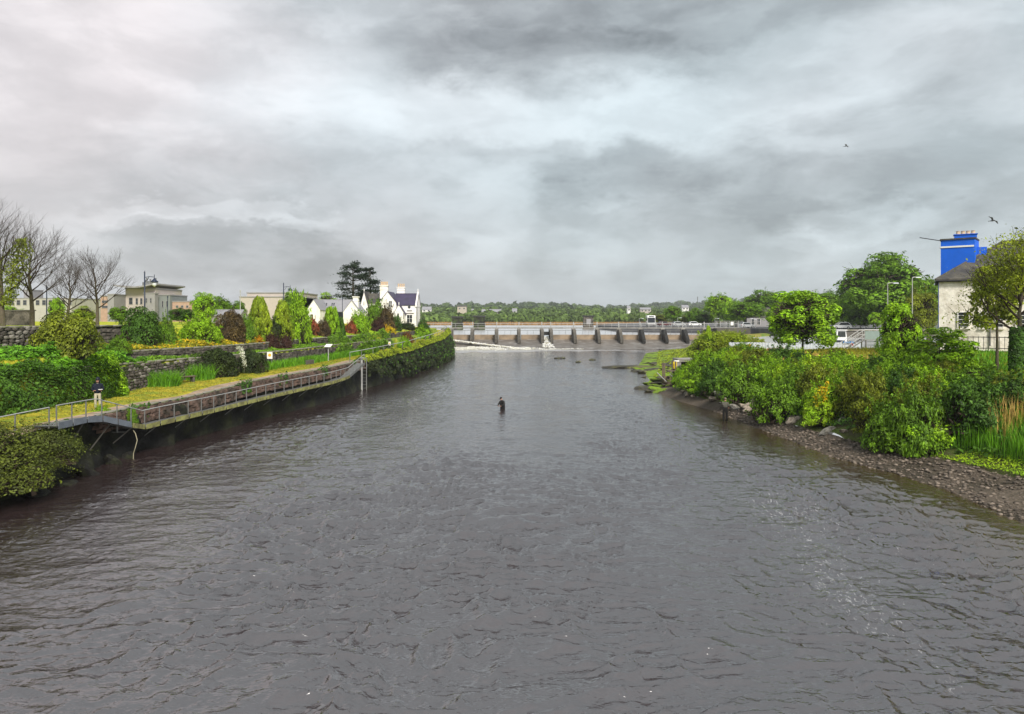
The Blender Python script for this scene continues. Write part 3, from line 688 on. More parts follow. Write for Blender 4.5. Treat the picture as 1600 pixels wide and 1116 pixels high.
rubble_wall('rough grey stone wall holding up the park lawn at far left', off3, 40, 60, lambda Y: float(z3(Y)) - .1, lambda Y: float(z4(Y)) + .12, .42, .25, (45, 53), tone=('stone', 'stone_b', 'stone', 'stone_b'))
rubble_wall('short stone terrace wall under the yellow flowering bush', lambda Y: float(lw(Y)) + 1.2, 101, 128, lambda Y: float(z1(Y)) - .3, lambda Y: float(z2(Y)), .45, .25, None, coping=False)

def quay_wall():
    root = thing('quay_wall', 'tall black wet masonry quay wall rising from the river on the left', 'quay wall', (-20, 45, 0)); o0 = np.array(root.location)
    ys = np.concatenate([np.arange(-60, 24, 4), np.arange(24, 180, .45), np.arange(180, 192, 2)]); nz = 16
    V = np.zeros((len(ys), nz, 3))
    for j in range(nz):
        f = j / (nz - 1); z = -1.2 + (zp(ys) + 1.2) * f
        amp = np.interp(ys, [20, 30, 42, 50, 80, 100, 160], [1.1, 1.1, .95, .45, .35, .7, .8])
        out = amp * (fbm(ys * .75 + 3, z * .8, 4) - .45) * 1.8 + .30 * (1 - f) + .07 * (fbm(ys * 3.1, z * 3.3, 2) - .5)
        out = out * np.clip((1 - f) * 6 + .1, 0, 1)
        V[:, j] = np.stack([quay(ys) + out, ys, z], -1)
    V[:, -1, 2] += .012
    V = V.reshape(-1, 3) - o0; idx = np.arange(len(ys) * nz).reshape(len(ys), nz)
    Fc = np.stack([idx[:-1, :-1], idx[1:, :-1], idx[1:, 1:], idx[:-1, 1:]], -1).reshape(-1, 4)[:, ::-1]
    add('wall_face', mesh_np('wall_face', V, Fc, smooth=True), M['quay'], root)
    # top courses of reddish rubble above the footway, as small stones
    r = random.Random(5); many = MB()
    for row in range(4):
        Y = 38.0
        while Y < 79:
            w = r.uniform(.25, .55); z = float(zp(Y)) - .16 - row * .22
            many.box((float(quay(Y)) + .05 + r.uniform(-.02, .08) + .04 * row - o0[0], Y - o0[1], z - o0[2]), (.3, w * .95, .2), math.atan2(float(quay(Y - .3) - quay(Y + .3)), .6), 1, .04); Y += w
    o = many.build('rubble_courses', mat('reddish rubble', (.13, .085, .065), .9, .5, 2.5, .03, 10, col2=(.05, .04, .03), c2scale=1), root); o['kind'] = 'stuff'
    # edge kerb stones along the path
    Y = 38.0
    while Y < 120:
        w = r.uniform(.8, 1.4)
        add('kerb_stone', STONE[r.randrange(8)], M['coping'], root, (float(quay(Y + w / 2)) - .06 - o0[0], Y + w / 2 - o0[1], float(zp(Y + w / 2)) - .02 - o0[2]), (0, 0, math.atan2(1, float(quay(Y + w) - quay(Y)) / w)), (w * .97, .4, .13)); Y += w
quay_wall()
def cover(name, label, n, Y0, Y1, ffn, size, m, seed, tone=1.0, aspect=.55):
    """a mat of leaves: ffn(g,Y array)->(x,z,normal) """
    g = np.random.default_rng(seed); Y = g.uniform(Y0, Y1, n); x, z, nn = ffn(g, Y)
    me = leafmesh(name, np.stack([x, Y, z], -1), nn, size, g, tone, aspect); o = add(name, me, m); tag(o, label, 'ground cover', None, 'stuff'); return o
vl = np.vectorize
def hang(top, drop, outs):
    def f(g, Y):
        u = g.random(len(Y)) ** 1.3; lump = fbm(Y * .9, u * 3, 3); dr = np.interp(Y, *drop)
        z = zp(Y) + top - u * dr * (.5 + lump) ; x = quay(Y) + outs * np.sin(np.clip(u, 0, 1) * 2.2) * np.clip((lump - .28) * 3.2, .1, 2) + .05 + g.uniform(-.12, .12, len(Y))
        return x, z, np.stack([np.ones(len(Y)), -.6 + 0 * Y, .6 * (1 - u)], -1)
    return f
cover('hanging_moss', 'dark hanging moss and ivy covering the far end of the quay wall', 34000, 79, 172, hang(.15, ([80, 100, 120, 170], [1.6, 3.4, 4.6, 5.4]), .8), .15, GR['mossdark'], 21)
cover('ivy_clumps', 'scattered green ivy clumps on the face of the far quay wall', 1500, 84, 168, hang(.1, ([80, 100, 170], [1.5, 3, 4.5]), 1.0), .15, GR['ivy'], 25)
cover('moss_fringe', 'lime green moss fringe on top edge of the far quay wall', 15000, 78, 168, lambda g, Y: ((lambda u, l: (quay(Y) - .5 + 1.0 * u, zp(Y) + .05 + .38 * l * (1 - (2 * u - 1) ** 2) - .5 * np.clip(u - .55, 0, 1), np.stack([.5 + 0 * Y, 0 * Y - .3, 1 + 0 * Y], -1)))(g.random(len(Y)), fbm(Y * .8, Y * 0 + 2, 3) * 1.8)), .11, GR['mossgreen'], 22)
cover('wall_weeds', 'straggling weeds rooted in the quay wall beside the footway', 5200, 34, 78, lambda g, Y: ((lambda u, k: (quay(Y) + .10 + .25 * k * g.random(len(Y)), zp(Y) + .25 * k - u * 1.0 - 3 * (k < .12), np.stack([1 + 0 * Y, -.5 + 0 * Y, .6 + 0 * Y], -1)))(g.random(len(Y)), np.clip(fbm(Y * .55, Y * 0 + 9, 2) - .52, 0, 1) * 5)), .085, GR['ivy'], 23)
def patch(name, label, n, Y0, Y1, d0, d1, hgt, size, m, seed, cat='ground cover', lump=.6, aspect=.55):
    g = np.random.default_rng(seed); Y = g.uniform(Y0, Y1, n); d = g.uniform(0, 1, n)
    lo = np.array([d0(y) for y in Y]); hi = np.array([d1(y) for y in Y]); d = lo + (hi - lo) * d
    z = np.array([zL(y, q) for y, q in zip(Y, d)]); L_ = np.clip(fbm(Y * lump, d * lump * 1.4 + 4, 3) * 2.2 - .45, .05, 1.3)
    P = np.stack([quay(Y) - d, Y, z + hgt * L_ * g.random(n) ** .6], -1)
    o = add(name, leafmesh(name, P, np.stack([.3 + 0 * Y, -.3 + 0 * Y, 1 + 0 * Y], -1), size, g, None, aspect), m); return tag(o, label, cat, None, 'stuff')
patch('ground_cover', 'bright green leafy ground cover above the big ivy hedge at left', 16000, 36, 51, lambda y: float(lw(y)) - .1, lambda y: float(lw(y)) + 3.6, .75, .10, GR['grassy'], 31)
patch('flower_bed', 'yellow flower bed along the upper terrace edge below the round bushes', 8500, 50, 68, lambda y: float(lw(y)) + 2.0, lambda y: float(lw(y)) + 4.4, .38, .065, GR['yellowfl'], 32, 'flower bed')
patch('bed_foliage', 'green foliage among the yellow flowers of upper terrace bed', 9000, 49, 69, lambda y: float(lw(y)) + 2.0, lambda y: float(lw(y)) + 4.8, .36, .075, GR['olive'], 38)
patch('terrace_weeds', 'low green weeds on the terraces left of the path', 13000, 48, 82, lambda y: float(lw(y)) + .1, lambda y: float(lw(y)) + 1.9, .30, .075, GR['mid'], 33)
patch('upper_grass', 'rough grass between the flower bed and the round bushes', 12000, 46, 78, lambda y: float(lw(y)) + 3.6, lambda y: float(lw(y)) + 5.6, .30, .08, GR['grassy'], 34)
patch('wall_ivy', 'fresh green ivy draped over terrace wall near the far mown bank', 9000, 80, 100, lambda y: float(lw(y)) - .55, lambda y: float(lw(y)) + .5, 1.3, .09, GR['mid'], 35, lump=.5)
patch('path_turf', 'short yellow turf tufts along the riverside path', 26000, 28, 120, lambda y: 1.2, lambda y: float(lw(y)), .10, .055, GR['grassyellow'], 36, lump=.4, aspect=.3)
patch('bank_turf', 'yellow green turf on the mown bank below the conifers', 15000, 70, 112, lambda y: float(lw(y)) + 2.0, lambda y: float(lw(y)) + 7, .12, .075, GR['lime'], 37, lump=.4, aspect=.35)
def tuft(name, label, px, py, Y, w, h, n, m, seed, cat='grass clump', gnd=ground_left):
    g = np.random.default_rng(seed); X = sx(px, Y); a = g.uniform(0, 6.283, n); r = w / 2 * np.sqrt(g.random(n))
    P = np.stack([r * np.cos(a), r * .7 * np.sin(a), np.zeros(n) - .05], -1)
    o = blades(name, P, h, .022, m, g, .8); o.location = (X, Y, gnd(X, Y)); return tag(o, label, cat)
tuft('grass_clump', 'arching bright green grass clump left of the dark bench', 252, 598, 51.3, 2.7, 1.05, 900, GR['grassy'], 41)
tuft('grass_clump', 'arching bright green grass clump between bench and dark mound bush', 308, 592, 55, 2.6, 1.1, 900, GR['grassy'], 42)
g_ = np.random.default_rng(43); Yg = g_.uniform(63, 92, 6500); dg = np.array([float(lw(y)) for y in Yg]) - .1 - .9 * g_.random(6500)
blades('long_grass', np.stack([quay(Yg) - dg, Yg, zp(Yg)], -1), .75, .03, GR['grassy'], g_, .5, 'long green grass growing at the foot of the low terrace wall', 'grass')

# ------------------------------------------------------------------ left bank: shrubs
def hedge(name, label, Y0, Y1, d, w, h, m, n, seed, cat='hedge', leaf=.10, zoff=0):
    Ym = (Y0 + Y1) / 2; t = thing(name, label, cat, tuple(P3(Ym, d(Ym)))); o0 = np.array(t.location); g = np.random.default_rng(seed)
    u = g.uniform(-1, 1, n); v = g.uniform(0, math.pi, n); end = np.clip((1 - np.abs(u)) * (Y1 - Y0) / 2 / (w * .6), 0, 1) ** .5
    Y = Ym + u * (Y1 - Y0) / 2; lump = .55 + .85 * fbm(Y * .7, v * 1.5, 3); dep = 1 - .3 * g.random(n) ** 2
    k = end * lump * dep; dd = np.array([d(y) for y in Y])
    P = np.stack([quay(Y) - dd + np.cos(v) * w / 2 * k, Y, zp(Y) + zoff + np.sin(v) * h * k], -1)
    nn = np.stack([np.cos(v), u * .5, np.sin(v) * .8 + .3], -1)
    add('foliage', leafmesh('foliage', P - o0, nn, leaf, g), m, t)
    for y in np.arange(Y0 + .8, Y1 - .7, 1.4): p = P3(y, d(y)) - o0; MB().tube([(p[0], p[1], p[2] - .1), (p[0] + .15, p[1] + .1, p[2] + h * .4), (p[0] - .1, p[1], p[2] + h * .75)], [.05, .04, .015], 5).build('stem', M['bark'], t)
    return t
hedge('ivy_hedge', 'massive rounded dark green ivy hedge behind the standing person', 34, 47.6, lambda Y: float(lw(Y)) - .35, 2.4, 2.25, GR['deep'], 22000, 51, leaf=.075)
hedge('ivy_hedge', 'ivy end of hedge beside the standing person, light painted into its leaf colour', 44.8, 48.2, lambda Y: float(lw(Y)) - .1, 2.6, 2.6, GR['bright'], 9000, 52, leaf=.07)  # brighter leaf colour stands in for light on the hedge's right end
GL = ground_left
SH = pshrub
shrub('trailing_shrub', 'dark trailing heather shrub spilling over the quay wall at left edge', -21.3, 29.4, .75, 4.8, 2.75, GR['heather'], HEATH, depth=6.5)
shrub('trailing_shrub', 'dark trailing heather shrub overhanging the quay beside the grey platform', -21.0, 33.0, 1.0, 2.5, 1.95, GR['heather'], HEATH, depth=3.6)
SH('round_shrub', 'broad olive green clipped bush in front of the bare trees', 107, 549, 479, 104, 47.5, GR['olive'], SHRUBS_FINE[0], gnd=GL)
SH('round_shrub', 'large round mid green bush under the near street lamp', 218, 541, 474, 68, 56, GR['deep'], SHRUBS_FINE[1], gnd=GL)
SH('round_shrub', 'small round green bush right of the large round lamp bush', 260, 536, 487, 34, 59, GR['mid'], gnd=GL)
SH('round_shrub', 'wide leafy bright green bush above the yellow flower bed', 312, 534, 484, 66, 62, GR['bright'], gnd=GL)
SH('round_shrub', 'dark brownish bush between the bright leafy bush and first conifer', 360, 531, 480, 50, 65, GR['brown'], SHRUBS_FINE[2], gnd=GL)
SH('round_shrub', 'small bright green bush tucked left of the first golden conifer', 385, 528, 488, 36, 67, GR['mid'], gnd=GL)
SH('conifer', 'tall golden green conifer, left one of the pair', 405, 524, 456, 44, 71, GR['yellowgreen'], COLUMN[0], 'conifer', gnd=GL)
SH('conifer', 'shorter golden green conifer, right one of the pair', 441, 522, 462, 38, 74, GR['yellowgreen'], COLUMN[0], 'conifer', gnd=GL)
SH('column_shrub', 'tall upright bright green shrub right of the golden conifers', 466, 522, 449, 46, 77, GR['bright'], SHRUB[3], gnd=GL)
SH('dark_shrub', 'low dark bush at the foot between the two golden conifers', 424, 523, 492, 32, 72, GR['dark'], gnd=GL)
SH('red_shrub', 'red leaved shrub left of the narrow green column', 488, 518, 493, 30, 84, GR['red'], gnd=GL)
SH('brown_shrub', 'brownish shrub beside the narrow green column', 506, 518, 494, 24, 84.5, GR['brown'], gnd=GL)
SH('column_shrub', 'narrow bright green column shrub in front of the cottage', 518, 517, 474, 27, 86, GR['bright'], COLUMN[2], gnd=GL)
SH('column_shrub', 'short dark green column shrub in front of cottage gable', 532, 516, 491, 18, 87, GR['deep'], COLUMN[1], gnd=GL)
SH('red_shrub', 'red leaved shrub left of the round bush by the white house', 548, 513, 497, 22, 94, GR['red'], gnd=GL)
SH('round_shrub', 'round bright green bush in front of the white house', 562, 513, 481, 36, 96, GR['bright'], gnd=GL)
SH('brown_shrub', 'rounded reddish brown bush right of the round bright bush', 590, 511, 493, 26, 104, GR['purple'], gnd=GL)
SH('brown_shrub', 'tall bronze purple bush before the white house gable', 604, 510, 471, 32, 110, GR['brown'], gnd=GL)
SH('round_shrub', 'leafy green bush reaching up before the dark house roof', 586, 510, 464, 40, 116, GR['mid'], gnd=GL)
SH('dark_shrub', 'dark green bush at the corner of the white house', 620, 508, 490, 20, 116, GR['deep'], gnd=GL)
SH('gold_shrub', 'brilliant yellow flowering bush on the mown bank', 601, 525, 505, 36, 107, GR['gold'], gnd=GL)
SH('russet_shrub', 'low russet brown mound of bracken on the far terrace', 636, 529, 516, 22, 108, GR['orangefl'] if 0 else leafmat('leaves russet', (.20, .085, .02), (.13, .06, .02)), gnd=GL)
SH('laurel_shrub', 'glossy bright green laurel above the far bend of the railing', 660, 522, 508, 40, 122, GR['bright'], gnd=GL)
SH('dark_hedge', 'low dark clipped hedge in front of the white house windows', 636, 512, 502, 34, 124, GR['dark'], gnd=GL)
SH('dark_hedge', 'dark bush at the right end of white house garden', 661, 513, 498, 26, 132, GR['deep'], gnd=GL)
SH('mound_shrub', 'big dark mounded heather bush beside the riverside path', 336, 591, 541, 92, 57, GR['dark'], SHRUBS_FINE[2], gnd=GL, depth=3.2)
SH('mound_shrub', 'smaller dark mounded heather bush right of the white blossom', 395, 580, 541, 50, 61, GR['dark'], SHRUBS_FINE[0], gnd=GL, depth=2.6)
t = thing('blossom_shrub', 'white blossoming spray between the two dark mounded bushes', 'shrub', at(381, 578, 57.4)); g = np.random.default_rng(6); n = 420; f = g.random(n); P = np.stack([-.55 + .65 * f ** .6 + g.normal(0, .09, n), g.normal(0, .1, n), 1.75 - 1.5 * f ** 1.6 + g.normal(0, .07, n)], -1)
add('blossom', leafmesh('blossom', P, g.normal(size=(n, 3)), .045, g), GR['whitefl'], t); MB().tube([(.05, .05, -.2), (0, .05, .9), (-.3, .03, 1.5), (-.6, 0, 1.75)], [.02, .015, .01, .006], 5).build('stem', M['bark'], t)
SH('orange_shrub', 'bright orange flowering shrub on the upper terrace', 399, 539, 523, 26, 67.5, GR['orangefl'], gnd=GL)
SH('purple_shrub', 'low dark purple shrub right of the orange flowers', 425, 536, 517, 32, 69.5, GR['purple'], gnd=GL)
SH('purple_shrub', 'low dark purple shrub at the edge of the mown bank', 446, 534, 519, 24, 72, GR['purple'], gnd=GL)
SH('fern_shrub', 'fresh green weeds sprouting beside the footway platform', 160, 655, 630, 34, 39.8, GR['bright'], depth=.8)
SH('fern_shrub', 'leafy green weed growing through the footway railing', 206, 664, 633, 20, 40.4, GR['mid'], depth=.5)
SH('terrace_shrub', 'leafy green shrub spilling over far end of low terrace wall', 575, 560, 528, 62, 86, GR['mid'], depth=2)
SH('terrace_shrub', 'bushy green plant on terrace wall by the far yellow notice', 632, 545, 523, 30, 98, GR['bright'], depth=2)
SH('small_shrub', 'tiny orange tinted plant at the left frame edge', 4, 604, 588, 14, 44, GR['orangefl'], gnd=None)
SH('small_shrub', 'low green shrub at the foot of the round lamp bush', 185, 545, 522, 40, 51, GR['mid'], gnd=GL)

# ------------------------------------------------------------------ left bank: footway, rails, furniture
def rail_run(root, pts, h, spacing, rr=.026, pr=.022, matr='galv', mid=None, posts=True, o0=None, post_h0=0):
    """top rail as one part, every post a part"""
    pts = [Vector(p) for p in pts]; MB().tube([p + Vector((0, 0, h)) for p in pts], rr, 6).build('top_rail', M[matr], root)
    if mid: MB().tube([p + Vector((0, 0, mid)) for p in pts], rr * .7, 6).build('mid_rail', M[matr], root)
    L_ = [0]
    for a, b in zip(pts, pts[1:]): L_.append(L_[-1] + (b - a).length)
    n = max(1, round(L_[-1] / spacing)); pm = MB().box((0, 0, (h + post_h0) / 2), (pr * 2, pr * 2, h - post_h0)).mesh('post')
    pos = []
    for k in range(n + 1):
        s = L_[-1] * k / n; i = min(max(np.searchsorted(L_, s) - 1, 0), len(pts) - 2); p = pts[i].lerp(pts[i + 1], (s - L_[i]) / max(L_[i + 1] - L_[i], 1e-6))
        if posts: add('post', pm, M['galv_d'], root, p)
        pos.append(p)
    return pos
def footway():
    root = thing('steel_footway', 'narrow galvanised steel footway with railing bracketed to the quay wall', 'footway', (-20.5, 40, 0)); o0 = Vector(root.location)
    nodes = [(32.6, 2.72), (36.2, 2.62), (40.4, 1.52), (50, 1.62), (60, 1.78), (69.7, 1.9), (75.5, 2.88)]
    line = []
    for (ya, za), (yb, zb_) in zip(nodes, nodes[1:]):
        for k in range(6):
            f = k / 6; Y = ya + (yb - ya) * f; line.append(Vector((float(quay(Y)) + .62, Y, za + (zb_ - za) * f)))
    Y, z = nodes[-1]; line.append(Vector((float(quay(Y)) + .62, Y, z))); line = [p - o0 for p in line]
    vs = []; fs = []
    for p in line:
        for dx, dz in ((-.55, 0), (.5, 0), (.5, -.06), (-.55, -.06)): vs.append((p.x + dx, p.y, p.z + dz))
    for i in range(len(line) - 1):
        for a in range(4): b = (a + 1) % 4; fs.append((i * 4 + a, i * 4 + 4 + a, i * 4 + 4 + b, i * 4 + b))
    MB().add(vs, fs).build('deck', M['galv_d'], root)
    edge = [p + Vector((.5, 0, 0)) for p in line]
    ps = rail_run(root, edge, .92, 1.36)
    for a, b in zip(ps, ps[1:]):
        Ya = a.y + o0.y; m = M['slatepanel'] if Ya < 39 else (M['algae'] if Ya < 69.5 else M['galv_d']); hh = .30 if Ya < 39 else .26
        d = (b - a); q = [a + d * .05, a + d * .95]
        vs = [(p.x + dx, p.y, p.z + dz) for p in q for dx, dz in ((.05, -.14), (.075, -.14), (.075, hh - .14), (.05, hh - .14))]
        MB().add(vs, [(0, 1, 2, 3), (7, 6, 5, 4)] + [(k, k + 4, (k + 1) % 4 + 4, (k + 1) % 4) for k in range(4)]).build('kick_panel', m, root)
    for k, (Y, z) in enumerate(((33.4, 2.6), (35.4, 2.6), (37.6, 2.2), (39.6, 1.7))):   # raking struts below the platform
        q = float(quay(Y)); MB().tube([Vector((q + 1.0, Y, z - .05)) - o0, Vector((q + .35, Y - .7, .9)) - o0], .035, 6).build('strut', M['concrete_d'], root)
    for Y in np.arange(42, 74, 2.7):
        q = float(quay(Y)); z = float(np.interp(Y, [a for a, _ in nodes], [b for _, b in nodes]))
        MB().tube([Vector((q + 1.05, Y, z - .10)) - o0, Vector((q + .2, Y, z - .75)) - o0], .03, 5).build('bracket', M['galv_d'], root)
    return root
footway()
hr = thing('handrail', 'pale tubular handrail beside path running off the left frame edge', 'railing', (-24, 34, 2.5)); o0 = Vector(hr.location)
rail_run(hr, [Vector((float(quay(Y)) + dx, Y, z)) - o0 for Y, dx, z in ((24, -.4, 2.45), (29, -.2, 2.5), (32.4, .9, 2.66))], .92, 1.8)
hr = thing('handrail', 'long pale handrail along the far riverside path up to the weir', 'railing', (-13, 110, 3.5)); o0 = Vector(hr.location)
rail_run(hr, [Vector((float(quay(Y)) - .35, Y, float(zp(Y)))) - o0 for Y in np.arange(75.5, 168, 5)], 1.0, 4.2, .045, .03)
ld = thing('quay_ladder', 'vertical steel ladder down the quay wall at the footway end', 'ladder', (float(quay(77.2)) + .42, 77.2, -.6))
MB().box((0, 0, 1.95), (.16, .10, 3.9)).build('stile', M['galv'], ld); MB().box((.42, .35, 1.95), (.08, .08, 3.9)).build('stile', M['galv_d'], ld)
for k in range(10): MB().tube([(0, .03, .4 + k * .36), (.42, .32, .4 + k * .36)], .016, 5).build('rung', M['galv_d'], ld)
MB().box((.1, 0, 3.93), (.5, .5, .06)).build('head_plate', M['galv'], ld)
rp = [at(208, 672, 39.6) + Vector(v) for v in ((0, 0, 0), (.10, .05, -.2), (.22, 0, -.55), (.14, -.05, -.95), (.02, 0, -1.25), (0, 0, -1.75))]
c0 = rp[0].copy(); tag(MB().tube([p - c0 for p in rp], .022, 6).build('rope', M['rope'], None, c0), 'loose rope hanging from the footway corner down to the water', 'rope')
tag(MB().tube([(0, 0, .1), (0, 0, .85)], .045, 6).tube([(-.9, 0, .1), (.3, .25, .1)], .035, 5).build('drain_pipe', M['galv_d'], None, at(183, 679, 39.3)), 'small grey pipe bracket on the quay wall below footway dip', 'pipe')

def bench(label, X, Y, z, rz, w=1.6, m='wood'):
    t = thing('bench', label, 'bench', (X, Y, z), rz)
    for k in range(3): MB().box((0, -.17 + k * .17, .45), (w, .14, .05)).build('slat', M[m], t)
    for s in (-1, 1): MB().box((s * w * .38, 0, .21), (.12, .42, .42)).build('leg', M['concrete_d'], t)
    MB().box((0, 0, .39), (w * .9, .06, .06)).build('rail', M[m], t)
p = at(288, 603, 53); bench('dark backless bench against the terrace wall between grass clumps', p.x, p.y, GL(p.x, p.y), .9)
t = thing('planter_trough', 'dark stone trough with a small plant beside the path', 'planter', (*at(480, 571, 71).xy, GL(*at(480, 571, 71).xy)), 1.1)
for dx, dy, a, b in ((0, -.3, 1.15, .1), (0, .3, 1.15, .1), (-.53, 0, .1, .5), (.53, 0, .1, .5)): MB().box((dx, dy, .22), (a, b, .44)).build('side_slab', M['concrete_d'], t)
MB().box((0, 0, .18), (.95, .5, .34)).build('soil', M['bankearth'], t)
add('plant', SHRUB[1], GR['mid'], t, (0, 0, .35), 0, (.3, .22, .35))
def notice(label, px, py, Y, w, h, gz, lectern=False):
    X = sx(px, Y); zc = sz(py, Y); t = thing('notice_sign', label, 'sign', (X, Y, gz), 0)
    if lectern:
        MB().tube([(0, 0, -.2), (0, 0, zc - gz)], .05, 6).build('post', M['galv'], t)
        o = MB().box((0, 0, 0), (w, h, .04)).build('panel', M['signwhite'], t, (0, 0, zc - gz + .05), (.6, 0, -.4))
    else:
        for s in (-1, 1): MB().tube([(s * w * .35, .04, -.2), (s * w * .35, .04, zc - gz + h * .3)], .03, 6).build('post', M['galv_d'], t)
        o = MB().box((0, 0, zc - gz), (w, .04, h)).build('panel', M['signwhite'], t)
        MB().lathe([(w * .30, 0), (w * .30, .012)], 14).build('emblem', M['signorange'], t, (0, -.022, zc - gz + h * .05), (math.pi / 2, 0, 0))
notice('white notice with orange emblem by the dark mounded bush', 421.5, 555.5, 64, .46, .58, GL(sx(421, 64), 64))
notice('small white and yellow notice beside far railing', 608.5, 537, 97, .30, .50, GL(sx(608, 97), 97))
notice('angled white information panel on grey post by terrace wall', 513, 541, 76, .75, .5, GL(sx(513, 76), 76), True)
st = thing('garden_steps', 'flight of pale stone garden steps climbing the mown bank', 'steps', (-19.4, 88, 4.6))
for k in range(9):
    f = k / 8; MB().box((-4.0 * f, 7 * f, .02 + 1.15 * f), (1.5, .75, .22), .5, 1, .02).build('step', M['coping'], st)

def street_lamp(label, X, Y, z, h, arm=1, lan=True, group='heritage street lamps'):
    t = thing('street_lamp', label, 'street lamp', (X, Y, z), 0, group)
    MB().lathe([(.13, -.2), (.13, .5), (.09, .7), (.065, 1.2), (.05, h)], 10).build('post', M['navy'], t, smooth=True)
    MB().lathe([(.05, 0), (.07, .06), (.02, .22)], 8).build('finial', M['navy'], t, (0, 0, h))
    ax = arm * .82
    MB().tube([(0, 0, h - .35), (ax * .5, 0, h - .28), (ax, 0, h - .32)], .03, 6).tube([(0, 0, h - .75), (ax * .3, 0, h - .55), (ax * .45, 0, h - .30)], .022, 6).build('arm', M['navy'], t)
    l = MB().lathe([(.04, .30), (.10, .22), (.30, .02), (.31, -.02), (.20, -.05)][::-1], 12).build('lantern_hood', M['navy'], t, (ax, 0, h - .72), smooth=True)
    MB().tube([(0, 0, .3), (0, 0, .62)], .025, 6).build('hanger', M['navy'], l)
    MB().lathe([(.04, -.42), (.16, -.30), (.20, -.06)], 12).build('lantern_glass', M['lampglass'], l, smooth=True)
    return t
street_lamp('dark heritage street lamp behind the large round bush', sx(226, 62), 62, 6.7, 4.55)
street_lamp('dark heritage street lamp behind the golden conifers', sx(443, 90), 90, 6.5, 5.1)
for lab, px, top, Y in (('dark bollard lamp post right of the university block', 262, 466, 95), ('plain thin grey pole left of first golden conifer', 375.5, 457, 88), ('dark thin pole among the bare trees', 73, 452, 68), ('thin dark pole on cottage roof line', 535, 468, 118)):
    z = sz(top, Y); t = thing('lamp_pole', lab, 'pole', (sx(px, Y), Y, 6.5)); MB().lathe([(.06, -.2), (.045, z - 6.5)], 8).build('shaft', M['navy'] if 'dark' in lab else M['galv'], t); MB().lathe([(.075, 0), (.075, .25), (.03, .32)], 8).build('cap', M['navy'] if 'dark' in lab else M['galv'], t, (0, 0, z - 6.5))

# ------------------------------------------------------------------ bare trees
def bare_tree(seed, h, spread=.5, levels=6, n0=5, trunk=.24):
    r = random.Random(seed); V = []; Fs = []
    def seg(p, q, ra, rb, n):
        t = (q - p).normalized(); a = t.cross(Vector((.3, .9, .2))).normalized(); c = t.cross(a); b = len(V)
        for pt, rr in ((p, ra), (q, rb)):
            for k in range(n): g = 6.283 * k / n; V.append(pt + (a * math.cos(g) + c * math.sin(g)) * rr)
        for k in range(n): k2 = (k + 1) % n; Fs.append((b + k, b + k2, b + n + k2, b + n + k))
    def grow(p, d, L_, rad, lev):
        n = 7 if lev < 2 else (4 if lev < 4 else 3); k = 3 if lev < 3 else 2; q = p
        for i in range(k):
            d = (d + Vector((r.uniform(-1, 1), r.uniform(-1, 1), r.uniform(-.5, .9))) * .16).normalized(); e = q + d * L_ / k; ra = rad * (1 - .45 * i / k); rb = rad * (1 - .45 * (i + 1) / k); seg(q, e, ra, rb, n); q = e
            if lev < levels and (i > 0 or lev > 0):
                for _ in range(1 if lev < 2 else r.choice((0, 1, 1, 1, 2))):
                    ax = Vector((r.uniform(-1, 1), r.uniform(-1, 1), r.uniform(-.2, .5))).normalized(); nd = (d * r.uniform(.55, 1.0) + ax * r.uniform(.5, .9) * (spread + .3)).normalized()
                    grow(q, nd, L_ * r.uniform(.55, .8), rb * r.uniform(.45, .62), lev + 1)
        if lev < levels:
            for _ in range(2): nd = (d + Vector((r.uniform(-1, 1), r.uniform(-1, 1), r.uniform(0, .7))) * spread).normalized(); grow(q, nd, L_ * r.uniform(.62, .82), rad * .5, lev + 1)
    tp = [Vector((0, 0, -.2))]
    for k in range(1, 5): tp.append(Vector((tp[-1].x + r.uniform(-.018, .018) * h, tp[-1].y + r.uniform(-.018, .018) * h, h * .62 * k / 4)))
    for k in range(4): seg(tp[k], tp[k + 1], h * (.023, .0185, .0145, .010)[k], h * (.0185, .0145, .010, .006)[k], 9)
    nl = n0 * 2 + 1
    for k in range(nl):
        f = trunk + (.62 - trunk) * k / nl; i_ = min(int(f / .62 * 4), 3); p = tp[i_].lerp(tp[i_ + 1], f / .62 * 4 - i_); a = k * 2.4 + r.uniform(-.4, .4); q = 1.5 - 1.1 * k / nl + r.uniform(-.2, .2)
        grow(p, Vector((math.cos(a) * q, math.sin(a) * q, 1)).normalized(), h * (.235 - .07 * k / nl) * r.uniform(.85, 1.15), h * (.0085 - .003 * k / nl), 1 if k % 3 else 2)
    grow(tp[-1], Vector((0, 0, 1)), h * .17, h * .006, 2)
    nt = 12; V_ = np.array([tuple(v) for v in V]); sc = h / V_[:, 2].max(); V_[:, 2] *= sc
    trunk_v = [f for f in Fs if max(f) < 72]; br = [f for f in Fs if min(f) >= 72]
    def sub(fs, nm):
        mb = MB(); ids = sorted({i for f in fs for i in f}); mp = {i: k for k, i in enumerate(ids)}; mb.v = [tuple(V_[i]) for i in ids]; mb.f = [tuple(mp[i] for i in f) for f in fs]; return mb.mesh(nm)
    return sub(trunk_v, 'trunk'), sub(br, 'branches')
